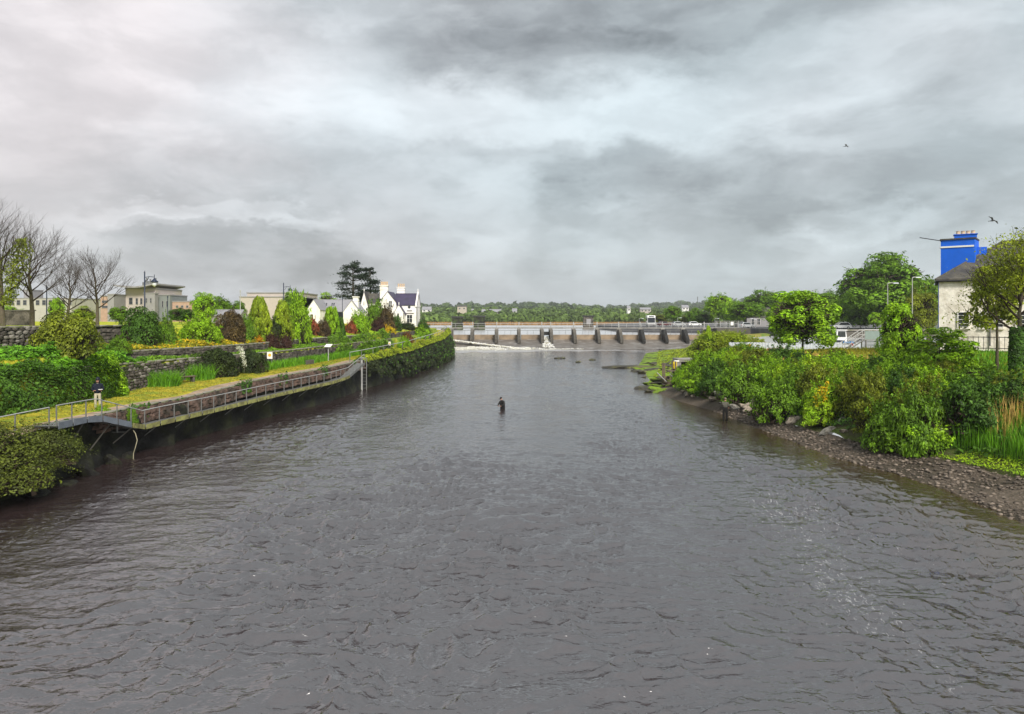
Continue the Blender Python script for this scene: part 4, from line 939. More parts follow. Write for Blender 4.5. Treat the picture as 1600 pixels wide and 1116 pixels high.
for lab, px, base, top, Y, sd_, spr, ivy in (('tall bare tree with green ivy on its limbs, leftmost', 4, 512, 303, 52, 3, .55, True), ('bare tree with straight trunk, second from the left', 50, 511, 335, 55, 8, .5, False),
        ('thin spreading bare tree leaning behind the olive bush', 104, 500, 385, 64, 5, .62, False), ('rounded bare tree beside the university block', 152, 500, 381, 62, 12, .55, False)):
    X = sx(px, Y); z = GL(X, Y); t = thing('bare_tree', lab, 'tree', (X, Y, z), 0, 'leafless park trees'); a, b = bare_tree(sd_, sz(top, Y) - z, spr, 5)
    add('trunk', a, M['barkgrey'], t); add('branches', b, M['twig'], t)
    if ivy:
        g = np.random.default_rng(4); n = 2600; zz = g.uniform(1.5, 6.2, n); aa = g.uniform(0, 6.283, n); rr = (.3 + .75 * fbm(zz * 1.3, aa * 2, 2)) * g.random(n) ** .5 * np.interp(zz, [1.5, 4.5, 6.2], [.6, 1.5, .8]); P = np.stack([.4 + .25 * (zz - 2) + rr * np.cos(aa), rr * np.sin(aa), zz], -1)
        add('ivy', leafmesh('ivy', P, np.stack([np.cos(aa), np.sin(aa), .4 + 0 * aa], -1), .07, g), GR['olive'], t)
# ------------------------------------------------------------------ the weir
def weir():
    root = thing('sluice_weir', 'long concrete sluice weir with tan gates crossing the river', 'weir', (20, WY, 0)); o0 = Vector(root.location)
    L0, L1 = -22.0, 58.5
    # sloping apron with water sliding down it
    xs = np.linspace(L0, 52, 120); ts = np.linspace(0, 1, 14)
    def apron(i, j):
        f = ts[i]; x = xs[j]; return (x - o0.x, -11.4 + 11.6 * f, -.15 + 2.15 * f ** 1.25 + .10 * (float(fbm(np.array(x * .9), np.array(f * 5.))) - .5))
    o = sheet('apron', len(ts), len(xs), apron, M['apron'], True); o.parent = root
    px = [705, 738, 776, 811, 847, 861, 897, 934, 968, 1002, 1037, 1069, 1103, 1138]
    X = [sx(p_, WY) for p_ in px]
    prof = [(-4.2, 1.2), (-4.2, 2.2), (-2.6, 3.4), (-1.2, 4.6), (1.2, 4.6), (3.2, 4.2), (3.2, 1.0)]
    for x in X:
        c = MB().xprism(prof, -.38, .38).build('pier', M['concrete_d'] if x < 30 else M['nearblack'], root, (x - o0.x, 0, 0))  # piers towards the right end take the near-black colour
        MB().box((0, -.3, 3.45), (.60, 3.6, 2.45)).build('pier_top', M['concrete'], c, (0, 1.5, 0)) if False else None
        MB().box((x - o0.x - .05, 1.6, 3.35), (.95, 1.5, 2.9)).build('pier_column', M['concrete'], root)
    for a, b in zip([-17.8] + X, X + [57.5]):
        if b - a < 3:      # the open sluice between the two close piers
            MB().box(((a + b) / 2 - o0.x, 1.2, 3.55), (b - a - .7, .5, .9)).build('raised_gate', M['nearblack'], root)
            g = np.random.default_rng(5); n = 420; t_ = g.random(n); P = np.stack([(a + b) / 2 - o0.x + g.uniform(-.6, .6, n) * (1 + t_ * 1.4), .4 - 8.5 * t_, 2.7 - 2.55 * t_ ** .7 + g.uniform(0, .3, n)], -1)
            w = add('white_water', leafmesh('white_water', P, np.tile([0, -.3, 1.], (n, 1)), .26, g), M['foamw'], root); w['kind'] = 'stuff'; continue
        w = b - a - 1.0
        gt = MB().box(((a + b) / 2 - o0.x, 1.0, 2.58), (w, .22, 1.30)).build('sluice_gate', M['gate'], root)
        MB().box((0, 0, 0), (w, .35, .14)).build('gate_sill', M['concrete'], root, ((a + b) / 2 - o0.x, .75, 1.93))
        MB().tube([(a + .4 - o0.x, .7, 4.35), (b - .4 - o0.x, .7, 4.35)], .05, 5).build('bay_rail', M['galv_d'], root)
        for k in (.33, .66): MB().box((a + .5 + w * k - o0.x, .7, 3.78), (.06, .06, 1.15)).build('bay_post', M['galv_d'], root)
    MB().box(((L0 + L1) / 2 - o0.x, 1.8, 4.93), (L1 - L0, 1.7, .26)).build('deck', M['concrete'], root)
    e = [Vector((x - o0.x, 1.0, 5.06)) for x in np.linspace(L0, L1, 30)]
    MB().tube([p + Vector((0, 0, 1.05)) for p in e], .045, 5).build('top_rail', M['galv'], root); MB().tube([p + Vector((0, 0, .55)) for p in e], .03, 5).build('mid_rail', M['galv'], root)
    MB().tube([p + Vector((0, 1.6, 1.05)) for p in e], .045, 5).build('top_rail', M['galv'], root)
    pm = MB().box((0, 0, .52), (.07, .07, 1.05)).mesh('rail_post')
    for x in np.arange(L0, L1 + .1, 1.9):
        add('rail_post', pm, M['galv'], root, (x - o0.x, 1.0, 5.06)); 
    hp = MB().box((0, 0, .72), (.20, .20, 1.45)).mesh('hoist_post')
    for x in X: add('hoist_post', hp, M['galv'], root, (x - o0.x, 1.7, 5.06))
    # mesh gate enclosure at the right end
    gz = thing('mesh_enclosure', 'grey mesh security gate at the right end of the weir deck', 'gate', (55.5, WY + .5, 5.06))
    for k in range(7): MB().box((-3.5 + k * 1.15, 0, .85), (.07, .07, 1.7)).build('post', M['galv'], gz)
    for z in (.1, .9, 1.65): MB().box((-.05, 0, z), (7.0, .05, .05)).build('rail', M['galv'], gz)
    for k in range(26): MB().box((-3.35 + k * .26, .03, .85), (.03, .03, 1.6)).build('bar', M['galv_d'], gz)
    MB().box((.6, -.06, 1.0), (.7, .03, .9)).build('notice_panel', M['signwhite'], gz)
    MB().prism([(-4, -2.5), (4.5, -2.5), (4.5, 4), (-4, 4)], -4.2, -.15).build('abutment', M['concrete_d'], gz)
M['apron'] = mat('wet weir apron', (.13, .115, .10), .35, .3, .6, .05, 2.5, col2=(.30, .29, .28), c2scale=1.3, c2lo=.52, c2hi=.66, stretch=(.35, 1, 1))
M['foamw'] = mat('white water', (.78, .78, .79), .6, .2, 1.2, attr=False, trans=.3)
weir()
def white_water():
    g = np.random.default_rng(77); n = 28000; X = -17 + 34 * g.random(n) ** 2.2; 
    Y = 176.4 + 1.2 * np.sin(X * .5) + 1.5 * np.sin(X * 1.3 + 1) * .6 + g.normal(0, 1.5, n) * np.interp(X, [-17, 2, 9, 29], [1.9, 1.6, .5, .25]); h = np.interp(X, [-17, -8, 8, 29], [.5, .75, .45, .2])
    lump = fbm(X * .8, Y * .8, 3); P = np.stack([X, Y, .02 + h * lump * g.random(n) * 1.2], -1); P = P[(lump > .36 + .012 * (X + 17)) | (g.random(n) < .1)]; X = P[:, 0]
    o = add('white_water', leafmesh('white_water', P, np.stack([0 * X, 0 * X - .2, 1 + 0 * X], -1), .12, g, 1, .6), M['foamw']); tag(o, 'line of churning white water along the foot of the weir', 'white water', None, 'stuff')
    # sheet of water curling off the weir's left end
    n = 5000; t = g.random(n); lane = g.choice([0, 1, 2], n); X = -18 + t * 20 + lane * 1.2; Y = 186.5 - 8.8 * t - lane * 1.2; P = np.stack([X + g.normal(0, .15, n), Y + g.normal(0, .18, n), 2.1 * (1 - t) ** 1.1 + .18 - lane * .15 + g.uniform(0, .12, n)], -1)
    o = add('white_water', leafmesh('white_water', P, np.tile([0, -.2, 1.], (n, 1)), .17, g, 1, .6), M['foamw']); tag(o, 'thin white streaks of water sliding off the left end of the weir', 'white water', None, 'stuff')
white_water()
# old bridge piers standing in the lough behind the weir
for k, (lab, px, Y, w, top) in enumerate((('old black stone bridge pier in the lough, left of the close pair', 715, 276, 17, 494.5), ('old black stone bridge pier in the lough, right of the close pair', 749, 276, 18, 493.2), ('lone old stone bridge pier with a blind window behind the weir', 919, 285, 16, 493))):
    X = sx(px, Y); s = Y / F; z = sz(top, Y) - 2.9; t = thing('bridge_pier', lab, 'pier', (X, Y, 2.9), 0); W_ = w * s
    for c in range(6):
        MB().box((0, 0, z * (c + .5) / 6.6), (W_ * (.97 - .01 * c), 3.2, z / 6.6 - .012), 0, 1, .04).build('masonry_course', M['stone'] if k == 2 else M['mortar'], t)
    MB().box((0, 0, z * .45), (W_ * .9, 3.0, z * .88)).build('core', M['mortar'], t)
    MB().box((0, 0, z - .25), (W_ * 1.14, 3.7, .55), 0, .96, .05).build('cap', M['nearblack'], t)
    if k == 2: MB().box((0, -1.65, z * .58), (W_ * .42, .1, z * .36)).build('blind_window', M['greycl'], t); MB().box((0, 0, .2), (W_ * 1.1, 3.6, .5), 0, .95).build('footing', M['stone'], t)

# ------------------------------------------------------------------ buildings on the left
def window(parent, x, y, z, w, h, frame='white', depth=.06, panes=(2, 2), mg='glass'):
    """window on a wall facing -y"""
    f = MB(); t_ = .07
    for dx in (-1, 1): f.box((dx * (w / 2 - t_ / 2), 0, 0), (t_, depth, h))
    for dz in (-1, 1): f.box((0, 0, dz * (h / 2 - t_ / 2)), (w - 2 * t_, depth, t_))
    for k in range(1, panes[0]): f.box((-w / 2 + w * k / panes[0], .006, 0), (t_ * .55, depth * .8, h - 2 * t_))
    for k in range(1, panes[1]): f.box((0, .008, -h / 2 + h * k / panes[1]), (w - 2 * t_, depth * .72, t_ * .5))
    o = f.build('window', M[frame], parent, (x, y - depth / 2 + .01, z)); MB().box((0, depth * .2, 0), (w - .1, .02, h - .1)).build('pane', M[mg], o); return o
def chimney(parent, x, y, z0, w, d, h, pots, m='white'):
    c = MB().box((x, y, z0 + h / 2), (w, d, h)).build('chimney', M[m], parent); MB().box((x, y, z0 + h * .72), (w + .12, d + .12, .10)).build('string_course', M[m], c); MB().box((x, y, z0 + h + .05), (w + .22, d + .22, .16)).build('chimney_cap', M[m], c)
    for k in range(pots): MB().lathe([(.12, 0), (.10, .35), (.13, .40), (.11, .62)], 8).build('chimney_pot', M['terracotta'], c, (x + (k - (pots - 1) / 2) * w / max(pots, 1) * .98, y, z0 + h + .12))
    return c
def gabled(parent, x0, x1, y0, y1, z0, wall, roof, mw, mr, ridge='x', over=.18, parapet=False):
    """block with pitched roof; ridge along x or y; returns nothing, adds wall and two roof slopes"""
    if ridge == 'x':
        ym = (y0 + y1) / 2; MB().xprism([(y0, z0), (y1, z0), (y1, z0 + wall), (ym, z0 + wall + roof), (y0, z0 + wall)], x0, x1).build('wall', M[mw], parent)
        for s, ya in ((-1, y0), (1, y1)):
            k = over * roof / ((y1 - y0) / 2); a = (ya + s * over, z0 + wall - k + .03); b = (ym, z0 + wall + roof + .03); MB().xprism([a, b, (b[0], b[1] + .1), (a[0], a[1] + .1)] if s < 0 else [b, a, (a[0], a[1] + .1), (b[0], b[1] + .1)], x0 - over, x1 + over).build('roof_slope', M[mr], parent)
        MB().box(((x0 + x1) / 2, ym, z0 + wall + roof + .14), (x1 - x0 + 2 * over, .16, .1)).build('ridge', M[mr], parent)
        if parapet:
            for xe in parapet: MB().xprism([(y0 - .2, z0 + wall - .3), (y1 + .2, z0 + wall - .3), (y1 + .2, z0 + wall + .1), (ym, z0 + wall + roof + .42), (y0 - .2, z0 + wall + .1)], xe - .14, xe + .14).build('gable_parapet', M[mw], parent); MB().lathe([(.12, 0), (.06, .25), (.10, .34), (.03, .6)], 8).build('finial', M[mw], parent, (xe, ym, z0 + wall + roof + .4))
    else:
        xm = (x0 + x1) / 2; MB().yprism([(x0, z0), (x1, z0), (x1, z0 + wall), (xm, z0 + wall + roof), (x0, z0 + wall)], y0, y1).build('wall', M[mw], parent)
        for s, xa in ((-1, x0), (1, x1)):
            k = over * roof / ((x1 - x0) / 2); a = (xa + s * over, z0 + wall - k + .03); b = (xm, z0 + wall + roof + .03); MB().yprism([b, a, (a[0], a[1] + .1), (b[0], b[1] + .1)] if s < 0 else [a, b, (b[0], b[1] + .1), (a[0], a[1] + .1)], y0 - over * .6, y1 + over).build('roof_slope', M[mr], parent)
def white_house():
    Y = 130.0; s = Y / F; X0 = sx(610, Y); zg = sz(508, Y); t = thing('white_house', 'white gabled house with purple slate roof and tall chimneys by the weir', 'house', (X0, Y, zg))
    x = lambda p_: (p_ - 610) * s
    z = lambda p_: sz(p_, Y) - zg
    # right wing, ridge across the view
    gabled(t, x(616), x(651), 0, 5.0, -.3, z(477) + .3, z(459.5) - z(477), 'white', 'slate_p', 'x', .12, (x(650.2),))
    window(t, x(640), 0, z(498), 1.05, 1.45, panes=(2, 2)); MB().box((x(640), -.06, z(489.5)), (1.5, .12, .10)).build('hood_mould', M['concrete_d'], t)
    MB().lathe([(.24, 0), (.24, .05)], 14).build('oculus', M['glass'], t, (x(639.5), -.01, z(480)), (math.pi / 2, 0, 0)); MB().box((x(640), -.05, z(485.6)), (.9, .08, .12)).build('lintel', M['concrete_d'], t)
    MB().tube([(x(651.5), -.08, 0), (x(651.5), -.08, z(478))], .05, 6).build('downpipe', M['black'], t)
    # small porch gable
    gabled(t, x(617.5), x(634), -1.8, -.02, -.3, z(490) + .3, z(477) - z(490), 'white', 'slate_p', 'y', .14); MB().lathe([(.10, 0), (.05, .2), (.08, .3), (.02, .45)], 8).build('finial', M['white'], t, (x(625.7), -1.8, z(476.5)))
    window(t, x(624.5), -1.8, z(496), .42, 1.5, panes=(1, 2)); MB().box((x(633), -1.82, z(494)), (.10, .05, 1.1)).build('slit', M['concrete_d'], t)
    # tall cross gable with the front chimney
    gabled(t, x(594), x(620), -.9, 6, -.3, z(473) + .3, z(456.5) - z(473), 'white', 'slate_p', 'y', .12)
    window(t, x(611.5), -.9, z(475.5), .62, 1.25, panes=(2, 2)); chimney(t, x(601), -.35, z(467), 1.35, 1.0, z(447) - z(467), 5)
    chimney(t, x(622), 3.6, z(462), 1.35, .9, z(448.5) - z(462), 4)
    # left wing and its steep narrow gable
    gabled(t, x(570), x(594), 1.0, 7, -.3, z(474) + .3, z(459) - z(474), 'white', 'slate', 'x', .1)
    gabled(t, x(563.5), x(575), -.2, 5, -.3, z(478) + .3, z(456) - z(478), 'white', 'slate', 'y', .1); MB().lathe([(.10, 0), (.05, .2), (.08, .3), (.02, .5)], 8).build('finial', M['white'], t, (x(569.3), -.2, z(455.5)))
    window(t, x(569), -.2, z(474), .22, .8, panes=(1, 1))
white_house()
def cottage():
    Y = 122.0; s = Y / F; zg = sz(508, Y); t = thing('cottage', 'low white cottage with grey slate roof left of the white house', 'cottage', (sx(520, Y), Y, zg)); x = lambda p_: (p_ - 520) * s; z = lambda p_: sz(p_, Y) - zg
    gabled(t, x(486), x(546), .4, 5.2, -.3, z(487) + .3, z(469) - z(487), 'white', 'slate_g', 'x', .12)
    gabled(t, x(538), x(564), -.8, 4.2, -.3, z(488) + .3, z(470.5) - z(488), 'white', 'slate_g', 'y', .1); chimney(t, x(555.5), .4, z(484), .85, .8, z(464.5) - z(484), 0)
    MB().box((x(529), .37, z(494)), (1.9, .06, 1.5)).build('garage_door', M['black'], t); window(t, x(514), .4, z(493.5), .8, 1.1)
    for k in (503, 507, 516, 519): 
        o = MB().box((0, 0, 0), (.22, .05, .30)).build('roof_light', M['glass'], t, (x(k), 1.35, z(474.5)), (-.85, 0, 0))
    t = thing('outhouse', 'plain white gabled outhouse partly hidden left of the cottage', 'outhouse', (sx(490, 118), 118, sz(508, 118))); s2 = 118 / F; gabled(t, -10 * s2, 10 * s2, 0, 6, -.3, (508 - 484) * s2 + .3, 15 * s2, 'white', 'slate_g', 'y', .1); window(t, -.3, 0, 1.3, .6, .9)
cottage()
M['greypale'] = mat('pale grey cladding', (.40, .38, .34), .8, .1, .8)
def flat_block(name, label, cat, Y, zg, parts, mats, wins):
    s = Y / F; pm = (parts[0][0] + parts[0][1]) / 2; t = thing(name, label, cat, (sx(pm, Y), Y, zg)); x = lambda p_: (p_ - pm) * s; z = lambda p_: sz(p_, Y) - zg
    for k, (a, b, tp, m, y0, y1, nm) in enumerate(parts):
        bot = -.3
        MB().prism([(x(a), y0), (x(b), y0), (x(b), y1), (x(a), y1)], bot, z(tp)).build(nm, M[m], t)
        MB().box(((x(a) + x(b)) / 2, (y0 + y1) / 2, z(tp) + .10), (x(b) - x(a) + .2, y1 - y0 + .2, .2)).build('roof_edge', M['greycl'], t)
    for a, b, tp, bt, y0 in wins: window(t, (x(a) + x(b)) / 2, y0, (z(tp) + z(bt)) / 2, x(b) - x(a), z(tp) - z(bt), 'greycl', .1, (1, 2))
    return t, x, z
t, x, z = flat_block('university_building', 'stepped modern beige and grey campus building behind the bare trees', 'building', 150, 6.9,
    [(196, 243, 452, 'cream', 0, 12, 'wall'), (170, 196, 464, 'brick', -3, 10, 'wing'), (187, 196.5, 462, 'greycl', -4.5, 2, 'stair_tower'), (243.2, 262, 461.5, 'copper', 1, 9, 'copper_wing'), (230.5, 247.5, 459.5, 'greycl', -1.5, -.05, 'grey_bay'), (262.2, 295, 471.5, 'brick', 2, 10, 'low_wing')], None,
    [(201.5, 207.5, 465, 476, 0), (212, 216, 466, 476, 0), (219, 223, 466, 476, 0), (226, 229.5, 466, 476, 0), (268, 272, 477, 481, 2), (276, 280, 477, 481, 2), (249, 252, 470, 480, 1), (256, 259, 470, 480, 1), (233, 236, 466, 474, -1.5), (240, 243, 466, 474, -1.5), (172, 186, 470, 474, -3), (284, 288, 477, 481, 2), (172, 186, 478, 482, -3)])
# swept roof with a plant stack on top
mb = MB(); n = 14
prof = [(x(185) + (x(247) - x(185)) * k / n, z(447.5) - .55 * math.sin(math.pi * k / n) + .3 * k / n) for k in range(n + 1)]
mb.yprism(prof + [(a, b + .28) for a, b in prof[::-1]], -2, 12.5); mb.build('swept_roof', M['greycl'], t)
MB().prism([(x(196.2), .02), (x(242.8), .02), (x(242.8), 11.9), (x(196.2), 11.9)], z(452) + .21, z(449.4)).build('clerestory', M['cream'], t)
for k in range(9): MB().lathe([(.16, 0), (.16, 1.2 + (k * 7 % 5) * .22), (.22, 1.25 + (k * 7 % 5) * .22)], 8).build('flue', M['galv_d'], t, (x(204.5 + k * 2.9), 5, z(449)))
flat_block('campus_block', 'long pale grey campus block behind the bare tree trunks', 'building', 175, 6.9, [(-10, 112, 467, 'greypale', 0, 14, 'wall'), (24, 34, 453, 'greycl', 3, 8, 'roof_plant')], None, [(k_, k_ + 6, 469, 477, 0) for k_ in range(-4, 108, 10)])
flat_block('pale_building', 'pale rendered office building with dark eaves behind the golden conifers', 'building', 140, 6.9, [(386, 470, 458.5, 'cream', 0, 12, 'wall'), (376, 470, 465, 'cream', -.6, 11, 'lower_wall')], None, [(436, 445, 463, 470, 0), (424, 434, 476, 486, 0), (396, 404, 470, 480, 0), (410, 418, 470, 480, 0)])
t = thing('shed', 'low grey shed roof seen between the bushes left of conifers', 'shed', (sx(348, 105), 105, 6.5)); gabled(t, -2.0, 2.4, 0, 3, 0, 1.3, .75, 'greycl', 'slate_g', 'x', .1)
t = thing('garden_wall', 'dark rendered garden wall between the bare trunks at left', 'wall', (sx(28, 78), 78, 6.7)); MB().box((0, 0, .75), (3.4, .3, 1.6)).build('wall_panel', M['stone'], t); MB().box((0, 0, 1.6), (3.6, .42, .12)).build('coping', M['concrete_d'], t)
for lab, px, base, top, w, Y, m in (('rounded green tree beyond the lawn right of the low brick wing', 318, 500, 457, 42, 105, 'bright'), ('dense green tree right of the rounded garden tree', 343, 500, 463, 44, 112, 'mid'), ('green tree crown behind the cottage roof', 510, 490, 457, 44, 170, 'bright'),
        ('small tree left of pale office building', 372, 500, 470, 26, 110, 'mid'), ('leafy tree behind the lamp and pale office', 458, 498, 452, 34, 130, 'mid'), ('small tree by the garden wall among the bare trees', 88, 500, 465, 26, 95, 'bright'), ('low tree behind the grey garden wall at far left', 14, 500, 478, 46, 100, 'bright'), ('low yellow green tree behind the olive bush', 130, 503, 478, 40, 90, 'yellowgreen'), ('low green tree in front of the campus stair tower', 186, 503, 479, 34, 100, 'mid'), ('low dark green tree below the low brick wing', 284, 503, 481, 46, 98, 'deep')):
    ptree('garden_tree', lab, px, base, top, w, Y, GR[m], zb=6.6, trunk=.12)
# dark layered pines behind the house
def pine(label, px, base, top, Y, w, seed, m='pine', plates=11, bare=.25, trunk_r=.028):
    s = Y / F; zb = sz(base, Y); h = sz(top, Y) - zb; t = thing('pine_tree', label, 'tree', (sx(px, Y), Y, zb)); g = np.random.default_rng(seed); Ps = []; Ns = []; mb = MB()
    mb.tube([(0, 0, -.2), (.1, 0, h * .5), (0, 0, h * .98)], [h * trunk_r, h * trunk_r * .7, .03], 8)
    for k in range(plates):
        f = bare + (1 - bare) * (k + .3) / plates; R = w * s / 2 * (1.06 - f) ** .55 * (1 if f > bare + .08 else .8) * 1.1
        for q in range(5):
            a = g.uniform(0, 6.283); L_ = R * g.uniform(.55, 1.05); c = np.array([math.cos(a) * L_ * .72, math.sin(a) * L_ * .72, f * h + g.uniform(-.5, .5) * h * (1 - bare) / plates * 1.6]); mb.tube([(0, 0, f * h - .3), tuple(c * np.array([.6, .6, 1]) + np.array([0, 0, -.05])), tuple(c)], [.09, .05, .02], 4); n = 130
            P = c + g.normal(size=(n, 3)) * np.array([L_ * .25, L_ * .25, h * .016]); Ps.append(P); Ns.append(np.tile([0, 0, 1.], (n, 1)) + g.normal(size=(n, 3)) * .4)
    add('crown', leafmesh('crown', np.vstack(Ps), np.vstack(Ns), .15, g), GR[m], t); mb.build('trunk', M['bark'], t)
pine('tall dark layered pine behind the cottage and white house', 551, 495, 410, 152, 84, 61, plates=11)
pine('thinner dark pine right of the tall layered pine', 578, 495, 419, 156, 60, 62, bare=.38, plates=8)
pine('low dark yew behind the white house left gable', 570, 495, 455, 150, 50, 63, plates=9, bare=.1)

# ------------------------------------------------------------------ far shore
reed = sheet('reed_bed', 2, 60, lambda i, j: (0, 0, 0), M['reed']); bpy.data.objects.remove(reed)
g_ = np.random.default_rng(90); n = 26000; X = g_.uniform(-60, 190, n); Y = g_.uniform(444, 478, n)
blades('reed_bed', np.stack([X, Y, 3.2 + 0 * X], -1), 1.7, .14, leafmat('leaves far reed', (.38, .215, .08), (.30, .18, .07), trans=.2), g_, .25, 'strip of orange brown reeds along the far lough shore', 'reeds')
def wood(name, label, n, Y0, Y1, X0f, X1f, hmin, hmax, m, seed, nl=130, dens=None, card=.17):
    g = np.random.default_rng(seed); base = []
    for k in range(6):
        q = norm(g.normal(size=(nl, 3)) + np.array([0, -.25, .35])); base.append((q * np.array([1, 1, 1]) * g.uniform(.72, 1.05, nl)[:, None] * (.8 + .4 * g.random(nl))[:, None], q))
    Ps = []; Ns = []; T = []; S_ = []
    for k in range(n):
        Y = Y0 + (Y1 - Y0) * g.random() ** 1.2; X = g.uniform(X0f * Y, X1f * Y); h = g.uniform(hmin, hmax) * (1.15 if g.random() < .1 else 1); w = h * g.uniform(.55, .95); P, q = base[g.integers(6)]
        z = float(hill(np.array(X), np.array(Y))); Ps.append(P * np.array([w, w, h * .5]) + np.array([X, Y, z + h * .42])); Ns.append(q); T.append(np.full(nl, g.uniform(.65, 1.35))); S_.append(np.full(nl, card * h))
    P = np.vstack(Ps); V, Fc = leaf_quads(P, np.vstack(Ns), 1.0, g, .7); V = V.reshape(-1, 4, 3); V = P[:, None] + (V - P[:, None]) * np.concatenate(S_)[:, None, None]
    o = add(name, mesh_np(name, V.reshape(-1, 3), Fc, np.repeat(np.concatenate(T) * g.uniform(.7, 1.3, len(P)), 4)), m); tag(o, label, 'woodland', None, 'stuff')
wood('shore_wood', 'belt of bushy trees behind the reeds on the far shore', 520, 482, 600, -.20, .40, 4.0, 7.5, GR['farB'], 71)
wood('hill_wood', 'dark green woodland over the far low hills', 700, 620, 1050, -.20, .45, 5, 8, GR['farB'], 72, 90, card=.2)
wood('hill_wood', 'distant woods on the skyline hills', 620, 1080, 2050, -.20, .60, 8, 13, GR['farA'], 73, 60, card=.26)
wood('side_wood', 'woodland stretching away behind the left bank houses', 160, 500, 900, -1.1, -.2, 7, 11, GR['farA'], 74, 60, card=.24)
wood('side_wood', 'woodland stretching away behind the right bank', 160, 530, 900, .4, 1.1, 7, 11, GR['farA'], 75, 60, card=.24)
for lab, px, py, Y, w, h, rf, mw, mr in (('large pale building on the far hillside with long roof', 768, 491.5, 760, 30, 3.2, 2.2, 'cream', 'slate_g'), ('white house on far hillside, left end', 667, 487.5, 820, 14, 2.6, 2.6, 'white', 'slate_g'), ('grey block on the far hillside above the black piers', 722, 486, 860, 14, 5.2, 1, 'beige', 'slate'),
        ('tiny white house on the far slope, right of the long roof', 804, 490, 740, 7, 2.8, 2.4, 'white', 'slate_g'), ('tiny white house on the far slope, left of the long roof', 738.5, 489.5, 770, 3, 3, 1.5, 'white', 'slate_g'), ('white cottage low on far shore amid bushes', 784.5, 503, 520, 3, 1.6, .8, 'white', 'slate_g'),
        ('bright white house on the far right hillside', 982, 487, 1100, 4.5, 4, 2, 'white', 'slate_g'), ('long pale sheds on far right hillside', 1008, 487.5, 1150, 16, 3, 1.5, 'cream', 'slate_g'), ('far white house near the mast', 1070, 485, 1300, 10, 3.5, 2, 'white', 'slate_g')):
    Y = 655. + (px % 7) * 3 if Y > 600 else Y; h = h * .75; s = Y / F; X = sx(px, Y); z0 = min(float(hill(np.array(X), np.array(Y))), sz(py, Y)); t = thing('far_house', lab, 'house', (X, Y, z0)); hh = sz(py, Y) - z0 + h; gabled(t, -w * s / 2, w * s / 2, -3, 4, -.5, hh + .5, rf, mw, mr, 'x', .3)
    for k in range(max(1, int(w / 5))): window(t, (-w / 2 + w * (k + .5) / max(1, int(w / 5))) * s, -3, hh - h * .45, 1.6, 1.4, 'white', .1, (2, 1))
t = thing('radio_mast', 'thin radio mast on the skyline right of centre', 'mast', (sx(1090, 1900), 1900, float(hill(np.array(sx(1090, 1900)), np.array(1900.))))); zt = sz(464, 1900) - t.location.z; MB().lathe([(1.0, -1), (.7, zt)], 6).build('shaft', M['galv_d'], t)
for k in range(4): MB().lathe([(1.3, 0), (1.3, 2.2)], 8).build('antenna_ring', M['galv_d'], t, (0, 0, zt * (.6 + .1 * k)))
# ------------------------------------------------------------------ right: car park, vehicles, trees
CP = 4.86
def car(label, X, Y, z, rz, paint, kind='hatch', L_=4.2, Wd=1.75, Ht=1.5):
    t = thing('parked_car', label, 'car', (X, Y, z), rz)
    h = Ht; prof = [(-L_ / 2, .28), (L_ / 2, .28), (L_ / 2, .62), (L_ * .46, .80), (L_ * .24, .92), (L_ * .08, h), (-L_ * .33, h), (-L_ * .47, .95), (-L_ / 2, .80)]
    b = MB().yprism(prof, -Wd / 2, Wd / 2).build('body', M[paint], t, bevel=.06)
    glass = [(L_ * .20, .95), (L_ * .07, h - .08), (-L_ * .31, h - .08), (-L_ * .42, .98)]
    for s in (-1, 1): MB().yprism(glass, s * (Wd / 2 + .003) - .012, s * (Wd / 2 + .003) + .012).build('side_window', M['glass'], t)
    wn = lambda a, b_: [(a[0], -Wd / 2 + .12, a[1]), (a[0], Wd / 2 - .12, a[1]), (b_[0], Wd / 2 - .18, b_[1]), (b_[0], -Wd / 2 + .18, b_[1])]
    for nm, a, c in (('windscreen', (L_ * .236, .95), (L_ * .092, h - .06)), ('rear_window', (-L_ * .463, 1.0), (-L_ * .345, h - .06))):
        q = wn(a, c); e = .02 if nm == 'windscreen' else -.02; MB().add(q + [(x + e, y, z_ + .01) for x, y, z_ in q], [(0, 1, 2, 3), (7, 6, 5, 4), (0, 4, 5, 1), (2, 6, 7, 3), (1, 5, 6, 2), (3, 7, 4, 0)]).build(nm, M['glass'], t)
    for sx_ in (-1, 1):
        for sy in (-1, 1):
            w = MB().lathe([(.20, -.1), (.32, -.09), (.32, .09), (.20, .1)], 14).build('wheel', M['tyre'], t, (sx_ * L_ * .31, sy * (Wd / 2 - .08), .32), (math.pi / 2, 0, 0)); MB().lathe([(.19, -.11), (.19, .11)], 10).build('rim', M['galv'], w)
    for s in (-1, 1): MB().box((L_ / 2 - .02, s * Wd * .36, .66), (.08, .32, .14)).build('headlight', M['lampglass'], t); MB().box((-L_ / 2 + .02, s * Wd * .38, .78), (.08, .2, .18)).build('tail_light', M['redp'], t)
    return t
car('silver car parked under trees by the quay beyond the canal', sx(1166, 196), 196, CP, .35, 'carsilver')
car('white car parked by quay behind the small boat', sx(1316, 176), 176, CP, math.pi - .4, 'carwhite', Ht=1.6)
car('pale car behind the weir railing, right of the bus', sx(1060, 234), 234, CP, .2, 'carsilver')
car('dark red car beside the bus behind the weir railing', sx(1038, 240), 240, CP, .3, 'cardark')
car('white car further right behind the weir railing', sx(1085, 238), 238, CP, .1, 'carwhite')
t = thing('parked_coach', 'tall white coach seen head on behind the weir railing', 'coach', (sx(1022, 232), 238, CP), -.12); 
MB().xprism([(-4.5, .35), (4.5, .35), (4.5, 3.45), (-4.1, 3.45), (-4.5, 2.9)], -1.25, 1.25).build('body', M['carwhite'], t, bevel=.12)
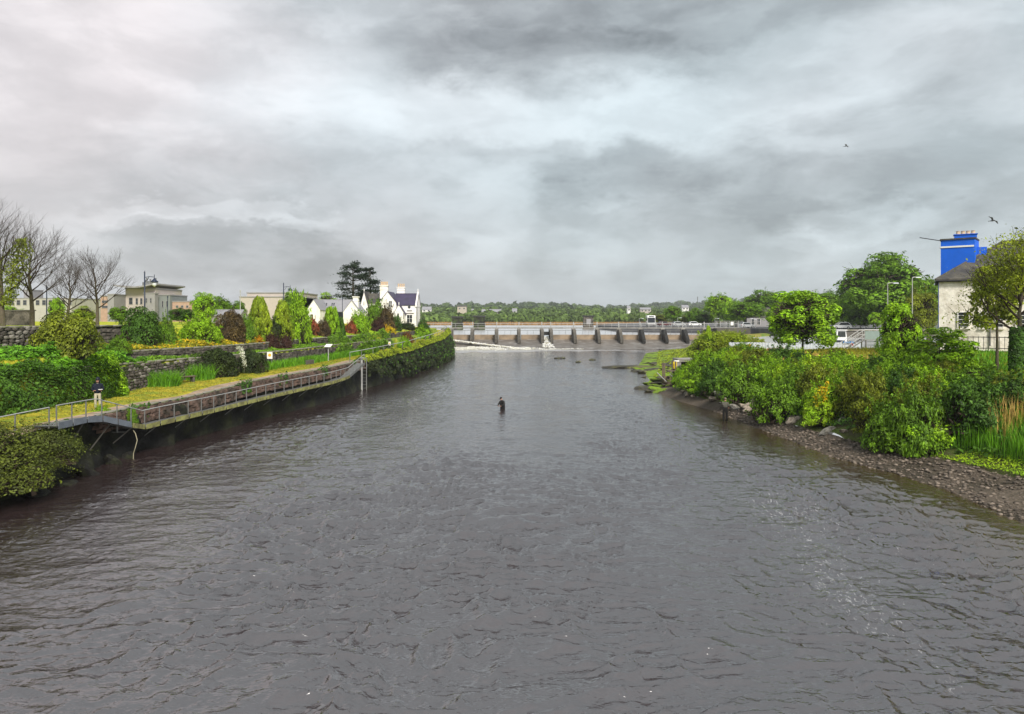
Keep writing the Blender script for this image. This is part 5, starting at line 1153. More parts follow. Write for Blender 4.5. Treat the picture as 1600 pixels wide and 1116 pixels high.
MB().box((0, -4.53, 1.95), (2.2, .06, 1.6)).build('windscreen', M['glass'], t); MB().box((0, -4.53, 3.12), (1.6, .06, .25)).build('destination_panel', M['black'], t); MB().box((0, -4.54, .62), (2.3, .08, .36)).build('bumper', M['greycl'], t)
for s in (-1, 1):
    MB().box((s * .9, -4.56, .86), (.36, .06, .2)).build('headlight', M['lampglass'], t); MB().box((s * 1.4, -4.6, 2.3), (.16, .2, .5)).build('mirror', M['black'], t); MB().box((s * 1.255, .2, 2.2), (.02, 8, .9)).build('side_window', M['glass'], t)
    for y in (-3, 3): MB().lathe([(.25, -.14), (.48, -.13), (.48, .13), (.25, .14)], 14).build('wheel', M['tyre'], t, (s * 1.12, y, .48), (0, math.pi / 2, 0))
# quay edge of the canal
t = thing('canal_quay', 'dark stone quay edge on the far side of the canal', 'quay wall', (66, 165.5, 1.0)); MB().box((120, 0, 1.7), (240, .8, 3.7)).build('wall_face', M['concrete_d'], t)
for k in range(60): MB().box((1 + k * 4, -.1, 3.78), (3.96, 1.1, .3)).build('coping_stone', M['coping'], t)
def modern_lamp(label, px, top, Y, zb, dirx=1):
    zt = sz(top, Y); t = thing('lamp_post', label, 'lamp post', (sx(px, Y), Y, zb), 0, 'grey car park lamp posts'); h = zt - zb; MB().lathe([(.085, -.2), (.05, h)], 8).build('shaft', M['galv'], t); MB().tube([(0, 0, h), (dirx * .35, 0, h + .08), (dirx * .9, 0, h + .06)], .04, 6).build('arm', M['galv'], t); MB().box((dirx * 1.1, 0, h + .04), (.75, .3, .12), 0, .8).build('lamp_head', M['fencepale'], t)
modern_lamp('grey lamp post in front of the big chestnut, left one', 1387, 443, 100, 4.2, 1); modern_lamp('grey lamp post in front of the big chestnut, right one', 1425.5, 434, 96, 4.5, .7)
modern_lamp('small double lamp post on the far shore left of the coach', 999, 498, 246, CP, 1); modern_lamp('small lamp post on the far car park between tree clumps', 1117, 498, 240, CP); modern_lamp('white lamp post beside the silver car', 1174, 499, 200, CP); modern_lamp('white lamp post in front of brown building', 1181, 498, 198, CP, -1); modern_lamp('small lamp post far behind the weir deck', 1058.5, 497, 246, CP)
t = thing('brown_building', 'dark brown gabled building among trees behind the silver car', 'building', (sx(1190, 225), 225, CP)); gabled(t, -4.5, 3.6, 0, 8, -.3, 3.2, 2.9, 'greycl', 'slate', 'x', .2)
for k in (-2.6, -.9): window(t, k, 0, 1.5, 1.0, 2.0)
TR = ptree
for lab, px, base, top, w, Y, m, kw in (
    ('round tree right of the coach behind the weir', 1052, 511, 478, 27, 262, 'mid', {}), ('conical green tree behind the weir rail', 1086, 511, 481, 27, 258, 'mid', dict(trunk=.06)), ('low round tree left of the conical tree', 1070, 511, 493, 18, 262, 'olive', {}), ('low bushy tree behind the coach', 1028, 511, 491, 30, 300, 'olive', {}),
    ('tall bright tree behind the weir mesh gate', 1123, 511, 459, 44, 245, 'bright', {}), ('spreading tree above the silver car', 1166, 511, 472, 58, 215, 'mid', dict(trunk=.3)), ('large rounded tree behind the silver car', 1193, 510, 453, 62, 250, 'mid', {}), ('small rounded tree right of the brown building', 1214, 509, 477, 32, 190, 'bright', {}),
    ('tall tree behind the bright maple, left', 1248, 509, 458, 60, 235, 'olive', {}), ('rounded tree behind the bright maple, right', 1292, 509, 454, 56, 215, 'mid', {}), ('low spreading tree left of the big chestnut', 1318, 509, 468, 46, 190, 'bright', {}), ('dark tree on far side of the car park', 1143, 510, 482, 30, 262, 'deep', {}),
    ('dense dark chestnut, largest tree on the right', 1381, 508, 395, 134, 176, 'mid', dict(trunk=.08)), ('green tree between the chestnut and blue chimney house', 1450, 520, 436, 62, 130, 'mid', {}), ('tree filling the gap beside the blue chimney house', 1437, 520, 452, 50, 112, 'olive', {}), ('low round tree by the white car', 1368, 512, 488, 22, 168, 'bright', {}),
    ('bushy bright tree left of the brown building', 1150, 511, 470, 40, 228, 'bright', dict(trunk=.1)), ('broad bright tree right of the brown building', 1232, 511, 466, 52, 200, 'bright', dict(trunk=.1)), ('tall pale tree behind the large rounded tree', 1216, 511, 458, 52, 268, 'yellowgreen', {}), ('broad tree on the skyline right of the maple', 1326, 511, 459, 56, 245, 'mid', {}), ('low bushy tree at car park edge left of white car', 1288, 511, 478, 44, 182, 'mid', dict(trunk=.08)),
    ('low bushy tree right of white car below the chestnut', 1345, 511, 484, 40, 184, 'mid', dict(trunk=.08)), ('low dense tree far behind the weir mesh gate', 1100, 511, 488, 34, 252, 'mid', dict(trunk=.08))):
    TR('leafy_tree', lab, px, base, top, w * 1.14, Y, GR[m], zb=CP if Y > 165 else 3.2, **kw)
# extra leaf masses give the chestnut its tiers
ch = [o for o in COL.objects if o.get('label', '').startswith('dense dark chestnut')][0]
for k, (dx, dz, sc) in enumerate(((-.62, .40, .42), (.6, .42, .44), (-.1, .78, .52), (.25, .62, .46), (-.35, .6, .45))):
    add('crown', TREE[k], GR['mid'], ch, (dx * 10, -2.5, 17 * dz), k, (10.2 * sc, 10.2 * sc, 7.5 * sc))

# ------------------------------------------------------------------ right bank: house
def blue_house():
    Y = 60.0; X = sx(1467, Y); zg = 5.5; rz = -math.atan2(X, Y) + math.radians(.4); t = thing('rubble_house', 'whitewashed rubble stone house with blue end wall and blue chimney', 'house', (X, Y, zg), rz); s = Y / F; z = lambda p_: sz(p_, Y) - zg
    ze = z(438); W_ = 16.; Dp = 9.5; zr = z(378); hx = 4.6
    MB().box((W_ / 2, .2, ze / 2 - .3), (W_, .4, ze + .6)).build('front_wall', M['whitestone'], t)
    MB().box((.19, Dp / 2 + .21, ze / 2 - .3), (.38, Dp - .4, ze + .58)).build('end_wall', M['blue'], t); MB().box((W_ / 2, Dp - .2, ze / 2 - .3), (W_ - .8, .36, ze + .58)).build('rear_wall', M['whitestone'], t)
    e = .25; A = (-e, -e, ze - .05); B = (W_ + e, -e, ze - .05); C = (W_ + e, Dp + e, ze - .05); D = (-e, Dp + e, ze - .05); R1 = (hx, Dp / 2, zr + .0); R2 = (W_ + e, Dp / 2, zr)
    up = lambda p_, k=.14: (p_[0], p_[1], p_[2] + k)
    def slab(q, nm):
        n = len(q); v = [tuple(p_) for p_ in q] + [up(p_) for p_ in q]; MB().add(v, [tuple(range(n))[::-1], tuple(range(n, 2 * n))] + [(i, (i + 1) % n, n + (i + 1) % n, n + i) for i in range(n)]).build(nm, M['slate'], t)
    slab([A, B, R2, R1], 'front_roof'); slab([C, D, R1, R2], 'rear_roof'); slab([D, A, R1], 'hip_roof')
    MB().tube([up(R1, .2), up(R2, .2)], .12, 6).build('ridge_tile', M['slate'], t); MB().tube([up(A, .12), up(R1, .2)], .07, 6).build('hip_tile', M['concrete_d'], t); MB().tube([(A[0], A[1] - .06, ze - .1), (B[0], B[1] - .06, ze - .1)], .07, 6).build('gutter', M['black'], t)
    # square blue stack block rising through the hip
    bx = t; c = MB().prism([(.15, 2.3), (2.55, 1.9), (2.95, 4.3), (.30, 4.6)], ze - .7, z(372)).build('blue_stack', M['blue'], t)
    MB().prism([(.08, 2.22), (2.62, 1.82), (3.0, 4.4), (.22, 4.7)], z(372), z(371) + .06).build('stack_coping', M['slate'], c); MB().prism([(.12, 2.25), (2.50, 1.86), (2.5, 2.0), (.12, 2.4)], z(384.5), z(382)).build('white_band', M['signwhite'], c); MB().prism([(.09, 2.3), (.2, 2.3), (.36, 4.5), (.24, 4.6)], z(384.5), z(382)).build('white_band', M['signwhite'], c)
    MB().prism([(.17, 3.2), (.25, 3.2), (.28, 3.7), (.20, 3.7)], z(413), z(392)).build('slot_window', M['glass'], c)
    MB().prism([(2.65, 3.0), (3.45, 3.0), (3.45, 4.6), (2.9, 4.6)], ze + .4, z(384)).build('stepped_parapet', M['blue'], t); MB().prism([(1.15, 3.0), (2.75, 2.9), (2.75, 4.1), (1.15, 4.1)], z(372) + .08, z(363)).build('chimney_head', M['blue'], t); MB().prism([(1.08, 2.93), (2.82, 2.83), (2.82, 4.2), (1.08, 4.2)], z(363), z(362)).build('chimney_coping', M['blue'], t)
    for k in range(4): MB().lathe([(.17, 0), (.14, .22), (.17, .30)], 9).build('chimney_pot', M['terracotta'], t, (1.42 + k * .36, 3.5, z(362)))
    MB().tube([(.2, 2.2, z(373)), (-1.4, 1.9, z(366.5))], .035, 5).build('flag_bracket', M['black'], t)
    for px, w in ((1496.5, 15), (1519.5, 8), (1540, 11), (1566, 12)):
        xx = (px - 1467) / F * (Y - (px - 1467) / 33) * 1.12; ww = window(t, xx, 0, z(499.5), w * s * 1.05, 1.28, 'white', .14, (1, 4)); MB().box((xx, -.08, z(499.5) - .72), (w * s * 1.2, .2, .1)).build('sill', M['whitestone'], t)
    MB().tube([((1531 - 1467) * s * 1.05, -.1, -.2), ((1531 - 1467) * s * 1.05, -.1, ze)], .06, 6).build('downpipe', M['galv_d'], t)
blue_house()
fr = thing('garden_railing', 'low dark iron railing in front of whitewashed house', 'railing', (sx(1545, 50), 50, 5.35), -.5)
for k in range(19): MB().box((-2.7 + k * .3, 0, .45), (.03, .03, .9)).build('bar', M['black'], fr)
for z_ in (.1, .85): MB().box((0, 0, z_), (5.5, .03, .05)).build('rail', M['black'], fr)

# ------------------------------------------------------------------ canal bank: fence, boat, gantry
t = thing('board_fence', 'pale grey upright board fence along the canal behind the maple', 'fence', (sx(1238, 93), 93, 3.12))
bm = MB().box((0, 0, .62), (.100, .03, 1.12)).mesh('board')
M['fencepale_d'] = mat('grey fence paint', (.42, .45, .50), .6, .15, 3)
for k in range(135): add('board', bm, M['fencepale'] if (k * 7) % 3 else M['fencepale_d'], t, (-7.9 + k * .125, (k % 2) * .006, .12 + .02 * math.sin(k * 1.7)), (0, 0, 0), (1, 1, 1 + .02 * math.sin(k * 2.3)))
for z_ in (.25, 1.28): MB().box((.45, .06, z_), (16.9, .06, .07)).build('rail', M['galv_d'], t)
MB().box((.45, .02, .10), (16.9, .10, .10)).build('bottom_beam', M['concrete_d'], t)
for k in range(8): MB().box((-7.6 + k * 2.3, .12, .3), (.14, .14, 2.0)).build('post', M['galv_d'], t)
tag(MB().box((0, 0, 0), (1.35, .04, .22)).build('blue_sign', M['signblue'], None, at(1326, 535, 92.8)), 'long narrow blue sign fixed to right end of board fence', 'sign')
tag(MB().lathe([(.17, 0), (.17, .05), (.1, .06)], 14).build('red_disc', M['redp'], None, at(1331, 538.5, 92.7), (math.pi / 2, 0, 0)), 'small red warning disc below the blue sign', 'sign')
t = thing('lifebuoy_box', 'orange lifebuoy housing on the grassy point left of fence', 'lifebuoy', (sx(1170, 91), 91, 3.4)); MB().box((0, 0, .55), (.55, .22, .62), 0, .9).build('housing', M['orange'], t, bevel=.05); MB().box((0, .05, .1), (.1, .1, .7)).build('post', M['galv'], t)
def boat():
    Y = 122; t = thing('cabin_boat', 'small white cabin boat with navy hull moored on the canal', 'boat', (sx(1310, Y), Y, 3.1), 0)
    prof = [(0, .95, .05), (.3, 1.05, .0), (.6, .98, -.05)]; vs = []; st_ = [(-2.6, .95), (-1, 1.1), (.8, 1.0), (2.2, .55), (2.9, .06)]
    for y, w in st_: vs += [(-w, y, .75 + .04 * (y + 2.6)), (-w * .75, y, -.2), (w * .75, y, -.2), (w, y, .75 + .04 * (y + 2.6))]
    fs = [(0, 1, 2, 3)] + [(i * 4 + k, i * 4 + 4 + k, i * 4 + 5 + k, i * 4 + 1 + k) for i in range(4) for k in range(3)] + [(i * 4 + 3, i * 4 + 7, i * 4 + 4, i * 4) for i in range(4)]
    MB().add(vs, fs).build('hull', M['navy'], t); MB().box((0, -2.63, .35), (.35, .1, .9)).build('outboard_motor', M['carwhite'], t)
    c = MB().box((0, -.2, 1.55), (1.75, 2.2, 1.6), 0, .86).build('cabin', M['carwhite'], t, bevel=.06); MB().box((0, -1.29, 1.75), (1.25, .04, .9), 0, .95).build('rear_window', M['glass'], c)
    for s in (-1, 1): MB().box((s * .84, -.2, 1.8), (.04, 1.5, .6)).build('side_window', M['glass'], c)
    MB().box((0, -.2, 2.42), (1.75, 2.3, .10)).build('cabin_roof', M['carwhite'], c)
    MB().tube([(-.95, -2.5, .78), (-.95, -2.5, 1.25), (.95, -2.5, 1.25), (.95, -2.5, .78)], .025, 6).build('stern_rail', M['galv'], t)
boat()
def gantry():
    Y = 84.; t = thing('steel_gantry', 'grey galvanised steel gantry with stair beside the board fence', 'gantry', (sx(1358, Y), Y, 3.3)); zt = 1.75
    MB().box((1.0, 0, zt), (3.6, 1.2, .10)).build('platform', M['galv'], t)
    for x in (-.6, 1.2, 2.6):
        for y in (-.5, .5): MB().box((x, y, zt / 2 - .1), (.12, .12, zt + .2)).build('leg', M['galv_d'], t)
    for y in (-.55, .55):
        MB().tube([(-3.3, y, .15), (-.8, y, zt)], .07, 5).build('stringer', M['galv_d'], t); MB().tube([(-3.3, y, 1.2), (-.8, y, zt + 1.1), (2.8, y, zt + 1.1)], .035, 6).build('hand_rail', M['galv'], t); MB().tube([(-3.3, y, .7), (-.8, y, zt + .55), (2.8, y, zt + .55)], .025, 6).build('mid_rail', M['galv'], t)
        for k in range(9):
            x = -3.3 + k * .76; zb = np.interp(x, [-3.3, -.8, 3], [.15, zt, zt]); MB().box((x, y, zb + .52), (.05, .05, 1.05)).build('baluster', M['galv'], t)
    for k in range(8): MB().box((-3.1 + k * .31, 0, .3 + k * (zt - .3) / 7.5), (.28, 1.1, .04)).build('tread', M['galv'], t)
    MB().box((1.0, -.62, zt + .5), (3.5, .02, .95)).build('mesh_panel', mat('green grey mesh', (.22, .28, .26), .7, .1, 4), t)
gantry()
# ------------------------------------------------------------------ right bank: trees and thicket
GRr = ground_right
TREE_B = crown('maple_crown', 260, 9500, 44, .040, 'tree', .7, (.15, .28), .66)[0]
def rtree(name, lab, px, top, w, Y, m, mesh, **kw):
    X = sx(px, Y); z = GRr(X, Y); return tree(name, lab, X, Y, z, w * Y / F, sz(top, Y) - z, GR[m], mesh, **kw)
rtree('maple_tree', 'bright lime green young maple in front of the board fence', 1254, 454, 116, 76, 'bright', TREE_B, trunk=.12, r=.12)
rtree('young_tree', 'bright green sapling in front of the steel gantry', 1407, 474, 72, 54, 'bright', TREE_B, trunk=.05, r=.06)
rtree('young_tree', 'spreading light green shrub tree below the whitewashed house', 1468, 512, 110, 47, 'bright', OPEN[1], trunk=.05, r=.07)
rtree('leaning_tree', 'slim leaning tree trunk before the whitewashed house windows', 1558, 415, 90, 47, 'bronze', OPEN[2], trunk=.42, r=.11)
# large bronze-leaved tree at the right edge
def bronze():
    Y = 42.; X = sx(1590, Y); z = GRr(X, Y); h = sz(352, Y) - z; t = thing('bronze_tree', 'large sparse bronze leaved tree with ivy trunk at right edge', 'tree', (X, Y, z)); a, b = bare_tree(33, h, .62, 4, 5, .30)
    add('trunk', a, M['bark'], t); add('branches', b, M['twig'], t, (0, 0, 0), 0, (1.08, 1.08, 1))
    bv = np.array([v.co[:] for v in b.vertices]) * np.array([1.08, 1.08, 1]); g = np.random.default_rng(8); bv = bv[(bv[:, 2] > h * .36) & (bv[:, 2] < h * .93)]
    P = bv[g.integers(0, len(bv), 30000)] + g.normal(size=(30000, 3)) * np.array([.42, .42, .25]); lump = fbm(P[:, 0] * .9 + 20, P[:, 2] * .9, 2) + .25 * (fbm(P[:, 1] * .9 + 5, P[:, 2] * .8, 2) - .5); P = P[lump > .50]
    add('crown', leafmesh('crown', P, g.normal(size=P.shape) + np.array([0, 0, .6]), .062, g), GR['bronze'], t)
    n = 2600; zz = g.uniform(0, h * .36, n); aa = g.uniform(0, 6.283, n); rr = .28 + .22 * fbm(zz * 1.5, aa, 2)
    add('ivy', leafmesh('ivy', np.stack([rr * np.cos(aa), rr * np.sin(aa), zz], -1), np.stack([np.cos(aa), np.sin(aa), .4 + 0 * aa], -1), .085, g), GR['ivy'], t)
bronze()
# named shrubs first: (label, px, base, top, width, Y, material)
for lab, px, base, top, w, Y, m, me in (
    ('fresh green round shrub low on the right bank behind the fisherman', 1215, 655, 580, 92, 51, 'mid', SHRUB[0]), ('yellow tinged shrub with golden shoots at the shingle edge', 1285, 668, 612, 66, 46.5, 'lime', SHRUB[1]), 
    ('dark green shrub hanging over the concrete culvert', 1122, 622, 556, 66, 66, 'deep', SHRUB[2]), ('yellow green bush at the point by the weir end', 1112, 560, 515, 80, 104, 'yellowgreen', SHRUB[3]), ('upright lime sapling spike at the point by the weir', 1107, 540, 503, 16, 103, 'lime', COLUMN[0]),
    ('olive bush with grey twigs on the point below the mesh gate', 1150, 552, 517, 52, 98, 'yellowgreen', SHRUB[4]), ('russet olive bush on the bank behind the culvert', 1140, 575, 538, 70, 80, 'olive', SHRUB[0]),
    ('broad mid green shrub on the bank above the fisherman', 1162, 622, 556, 86, 59, 'mid', SHRUB[1]), ('tall glossy green shrub at the right end of the shingle', 1395, 690, 610, 92, 39.5, 'mid', SHRUB[2]), ('dense green shrub beside the grey stake', 1438, 697, 590, 86, 38, 'mid', SHRUB[3]), ('dark shrub behind the tall green reeds', 1520, 668, 580, 120, 37.5, 'deep', SHRUB[4]),
    ('dark green shrub above reeds at the right frame edge', 1592, 660, 575, 90, 37, 'deep', SHRUB[0]), ('pale green shrub below the sapling by the steel gantry', 1400, 585, 545, 90, 50, 'bright', SHRUB[1]), ('light green elder bush high on the right bank', 1335, 600, 552, 80, 51, 'bright', SHRUB[2]), ('small bush in front of board fence right end', 1310, 565, 543, 40, 66, 'olive', SHRUB[3])):
    X = sx(px, Y); z = max(GRr(X, Y) - .1, -.1); zt = sz(top, Y); shrub('bank_shrub', lab, X, Y, min(z, sz(base, Y) + .3), w * Y / F * 1.08, zt - min(z, sz(base, Y) + .3), GR[m], me)
_l = [o for o in COL.objects if o.get('label', '').startswith('yellow tinged shrub')][0]; _g = np.random.default_rng(9); _c = _g.normal(size=(9, 3)) * np.array([.42, .3, .3]); _P = _c[_g.integers(0, 9, 330)] + _g.normal(size=(330, 3)) * np.array([.09, .09, .16]); add('golden_shoots', leafmesh('golden_shoots', _P, _g.normal(size=(330, 3)), .055, _g), GR['gold'], _l, (-.3, -.75, 1.75))['kind'] = 'stuff'
# the rest of the thicket
g = np.random.default_rng(404); kinds = ('mid', 'bright', 'olive', 'lime', 'bright', 'deep', 'olive', 'mid', 'bright'); cnt = 0; pts = []
tries = 0
while cnt < 92 and tries < 9000:
    tries += 1; Y = g.uniform(33, 88); d = g.uniform(gw(Y) + (1.9 if 42 < Y < 62 else 1.0), gw(Y) + 7.8); X = float(shore(Y)) + d
    if Y < 37.5 and d < gw(Y) + 4.5: continue
    if X / Y > .80: continue
    if any((X - a) ** 2 + (Y - b) ** 2 < (.85 + .012 * Y) ** 2 for a, b in pts): continue
    pts.append((X, Y)); f = (d - gw(Y)) / 8; top = np.interp(f, [0, .3, 1], [2.3, 4.4, 5.25]) + g.uniform(-.75, .45) - max(0, Y - 66) * .03
    z = GRr(X, Y) - .15; w = g.uniform(2.0, 4.4); k = kinds[cnt % 9]; words_ = dict(mid='mid green', deep='dark green', olive='olive green', bright='light green', lime='lime green')[k]
    rank = ('at the foot of', 'halfway up', 'on top of')[min(int(f * 3.2), 2)]; zone = 'near the reeds' if Y < 41 else 'above the shingle' if Y < 50 else 'behind the bank angler' if Y < 62 else 'towards the culvert'; shp = SHRUB[int(g.integers(6))]
    shrub('thicket_shrub', f'{words_} shrub {rank} the thicket bank {zone}', X, Y, z, w, max(top - z, 1.3), GR[k], shp, group=f'{words_} thicket shrubs on the right bank'); cnt += 1
# understorey so no bare earth shows, rough grass on top
def rpatch(name, label, n, Y0, Y1, d0, d1, hgt, size, m, seed, cat='undergrowth', kind='leaf', aspect=.5):
    g = np.random.default_rng(seed); Y = g.uniform(Y0, Y1, n); d = np.array([gw(y) for y in Y]) + g.uniform(d0, d1, n); X = shore(Y) + d; z = np.array([zR(y, q) for y, q in zip(Y, d)]); lump = np.clip(fbm(Y * .6, d * .6, 3) * 2 - .4, .08, 1.2)
    if kind == 'leaf': o = add(name, leafmesh(name, np.stack([X, Y, z + hgt * lump * g.random(n)], -1), np.stack([-.4 + 0 * Y, -.4 + 0 * Y, 1 + 0 * Y], -1), size, g, None, aspect), m); tag(o, label, cat, None, 'stuff')
    else: o = blades(name, np.stack([X, Y, z - .05], -1), hgt, size, m, g, .45, label, cat)
    return o
rpatch('undergrowth', 'leafy undergrowth beneath the thicket on the right bank', 22000, 34, 90, .6, 8, .9, .11, GR['deep'], 501)
rpatch('dry_grass', 'tall golden dry grass on top of the right bank', 15000, 52, 90, 6.4, 11.0, .62, .025, GR['reedtan'], 502, 'grass', 'blade')
rpatch('meadow_grass', 'yellow green rough grass on top of the right bank', 18000, 40, 95, 6.5, 18, .35, .03, GR['grassyellow'], 503, 'grass', 'blade')
rpatch('meadow_grass', 'green rough grass around the bronze tree', 14000, 34, 60, 7.5, 20, .5, .03, GR['grassy'], 504, 'grass', 'blade')
rpatch('shore_moss', 'bright green weed over the low point below the weir', 8000, 92, 165, -5.5, 3, .35, .12, GR['mossgreen'], 505, aspect=.6)
rpatch('point_scrub', 'low mixed scrub along the point towards the weir end', 12000, 92, 172, 2.2, 9, 1.4, .16, GR['olive'], 506)
rpatch('shore_turf', 'patch of lime turf beside the shingle under the reeds', 6000, 27, 38, .1, 1.6, .14, .05, GR['lime'], 507, aspect=.35)
g = np.random.default_rng(510); n = 6500; Y = g.uniform(25, 38.5, n); d = np.array([gw(y) for y in Y]) + .9 + 3.6 * g.random(n); X = shore(Y) + d
blades('green_reeds', np.stack([X, Y, [zR(y, q) - .05 for y, q in zip(Y, d)]], -1), 1.15, .020, GR['grassy'], g, .35, 'tall green reeds at the water edge on the right', 'reeds')
g = np.random.default_rng(511); n = 2600; Y = g.uniform(25, 37, n); d = np.array([gw(y) for y in Y]) + 1.6 + 3.0 * g.random(n); k = fbm(Y * 1.1, d * .8, 2) > .5; Y = Y[k]; d = d[k]
blades('tan_reeds', np.stack([shore(Y) + d, Y, [zR(y, q) - .05 for y, q in zip(Y, d)]], -1), 1.75, .016, GR['reedtan'], g, .22, 'dry tan reed stems standing above the green reeds', 'reeds')
t = thing('stake', 'grey weathered stake at the left end of the reeds', 'stake', at(1470, 692, 37.2)); t.location.z = GRr(t.location.x, t.location.y); MB().box((0, 0, .45), (.09, .09, 1.1), .3, .9).build('shaft', M['galv_d'], t); MB().box((0, 0, 1.02), (.11, .11, .05), .3).build('cap', M['concrete'], t)
# ------------------------------------------------------------------ stones
def blob_mesh(seed, sub=1):
    import bmesh
    bm = bmesh.new(); bmesh.ops.create_icosphere(bm, subdivisions=sub, radius=1); r = random.Random(seed)
    for v in bm.verts: v.co *= r.uniform(.72, 1.12); v.co.z *= .8
    me = bpy.data.meshes.new('boulder'); bm.to_mesh(me); bm.free(); return me
BL = [blob_mesh(k, 2) for k in range(5)]; PB = [blob_mesh(40 + k, 1) for k in range(6)]
g = np.random.default_rng(520)
for k in range(64):
    Y = g.uniform(43, 72); d = gw(Y) * g.uniform(.75, 1.1) + g.uniform(-.1, 1.5); X = float(shore(Y)) + d; s = g.uniform(.16, .46); o = add('boulder', BL[k % 5], M['boulder'] if k % 3 else M['stone_b'], None, (X, Y, GRr(X, Y) + s * .25), tuple(g.uniform(-.6, .6, 3)), (s * 1.35, s, s * .75))
    tag(o, f"{'brownish' if k % 3 else 'pale grey'} angular boulder under the thicket {'downstream of' if Y < 50 else 'beside' if Y < 58 else 'upstream of'} the bank angler", 'boulder', 'boulders along the right bank')
for k in range(46):
    Y = g.uniform(74, 120); X = float(shore(Y)) + g.uniform(-1.2, gw(Y) * .75); s = g.uniform(.35, .95); o = add('shore_rock', BL[k % 5], M['moss'] if k % 2 else M['rock'], None, (X, Y, max(GRr(X, Y), -.05) + .0), tuple(g.uniform(-.3, .3, 3)), (s * 1.7, s * 1.3, s * .42))
    tag(o, f"{'mossy green' if k % 2 else 'dark bare'} rock on the low point {'beside the culvert' if Y < 90 else 'downstream of the weir'}", 'rock', 'weedy rocks on the point')
for lab, px, py, w in (('dark flat rock awash below the weir, left', 874, 560, 1.3), ('small dark rock awash below the weir, middle', 903, 566, .7), ('small dark rock awash below the weir, right', 925.5, 562.5, .9), ('dark rock awash nearest to the weedy point', 991, 573, 1.1), ('tiny dark rock awash beside the weedy point', 980, 575, .6)):
    Y = H * F / (py - HY); o = add('river_rock', BL[int(px) % 5], M['rock'], None, (sx(px, Y), Y, 0), (0, 0, px), (w, w * .7, .32)); tag(o, lab, 'rock')
o = add('rock_ledge', BL[2], M['rock'], None, (sx(985, 112), 112, .0), (0, 0, .1), (5.2, 1.2, .45)); tag(o, 'long flat rock ledge running out from the weedy point', 'rock')
def pebbles(name, label, n, Y0, Y1, lo, hi, smin, smax, m, seed):
    g = np.random.default_rng(seed); Vs = []; Fs = []; tn = []; b = 0; base = [(np.array([v.co[:] for v in p.vertices]), np.array([f.vertices[:] for f in p.polygons])) for p in PB]
    for k in range(n):
        Y = Y0 + (Y1 - Y0) * g.random() ** 1.3; d = gw(Y) * g.uniform(lo, hi); X = float(shore(Y)) + d; s = smin + (smax - smin) * g.random() ** 3; v, f = base[g.integers(6)]; a = g.uniform(0, 6.283); c_, s_ = math.cos(a), math.sin(a)
        Vs.append(v @ np.array([[c_, s_, 0], [-s_, c_, 0], [0, 0, 1]]) * s * np.array([1.2, 1, .6]) + np.array([X, Y, zR(Y, d) + .02])); Fs.append(f + b); b += len(v); tn.append(np.full(len(v), g.uniform(.45, 1.9)))
    o = add(name, mesh_np(name, np.vstack(Vs), np.vstack(Fs), np.concatenate(tn)), m); tag(o, label, 'shingle', None, 'stuff')
M['pebble'] = mat('pebbles', (.115, .092, .072), .8, .3, 5, attr=True)
pebbles('shingle', 'grey brown shingle stones along the right shore', 5200, 23, 60, -.35, 1.0, .03, .13, M['pebble'], 530)
# ------------------------------------------------------------------ culvert, steps, outfall
def culvert():
    Y = 79.; t = thing('concrete_culvert', 'stained concrete culvert mouth under the dark hanging shrub', 'culvert', (sx(1074, Y), Y, 0)); s = Y / F
    for x in (-14, 12): MB().box((x * s, 1.0, 1.35), (.45, 2.4, 3.1), 0, 1, .03).build('side_wall', M['concrete'], t)
    MB().box((-1 * s, 1.0, 2.98), (30 * s, 2.6, .30), 0, 1, .03).build('roof_slab', M['concrete'], t); MB().box((-1 * s, 2.1, 1.3), (25 * s, .2, 3)).build('opening_shade', M['nearblack'], t)  # rear panel coloured near black to paint the shade inside the opening
    g = np.random.default_rng(8); n = 1500; f = g.random(n); P = np.stack([19 * s + (.28 - .65 * f) + g.normal(0, .16, n) * (.5 + f), -.7 - .8 * f + g.normal(0, .1, n), 2.5 * (1 - f) + .1], -1)
    add('falling_water', leafmesh('falling_water', P, np.tile([-.2, -1, .3], (n, 1)), .07, g), M['foamw'], t)['kind'] = 'stuff'
culvert()
def jetty():
    Y = 78.; t = thing('timber_steps', 'weathered timber landing steps with pale handrails beside culvert', 'steps', (sx(1046, Y), Y, -.3))
    for x in (-.6, .55):
        for y in (-.4, .5): MB().box((x, y, 1.5), (.14, .14, 3.1 if x < 0 else 3.5)).build('post', M['wood'], t)
    MB().box((.35, .1, 2.25), (1.2, 1.2, .1)).build('landing', M['wood'], t)
    for k in range(6): MB().box((-.9 + k * .2, -.55, .55 + k * .28), (.28, .9, .06)).build('tread', M['wood'], t)
    MB().tube([(-1.5, -.9, 2.1), (-.5, -.9, 1.15)], .05, 5).build('hand_rail', M['galv'], t); MB().tube([(-.2, -.9, 2.0), (.7, -.9, 1.15)], .05, 5).build('hand_rail', M['galv'], t); MB().box((.0, .1, .9), (1.1, .1, 1.5)).build('back_board', M['wood'], t)
    t2 = thing('yellow_box', 'yellow equipment box on the timber landing by culvert', 'box', (sx(1055, Y), Y + .2, 2.0)); MB().box((0, 0, .5), (.38, .38, .75)).build('cabinet', M['yellow'], t2, bevel=.03); MB().box((.18, 0, .95), (.5, .4, .14)).build('lid', M['signwhite'], t2)
jetty()
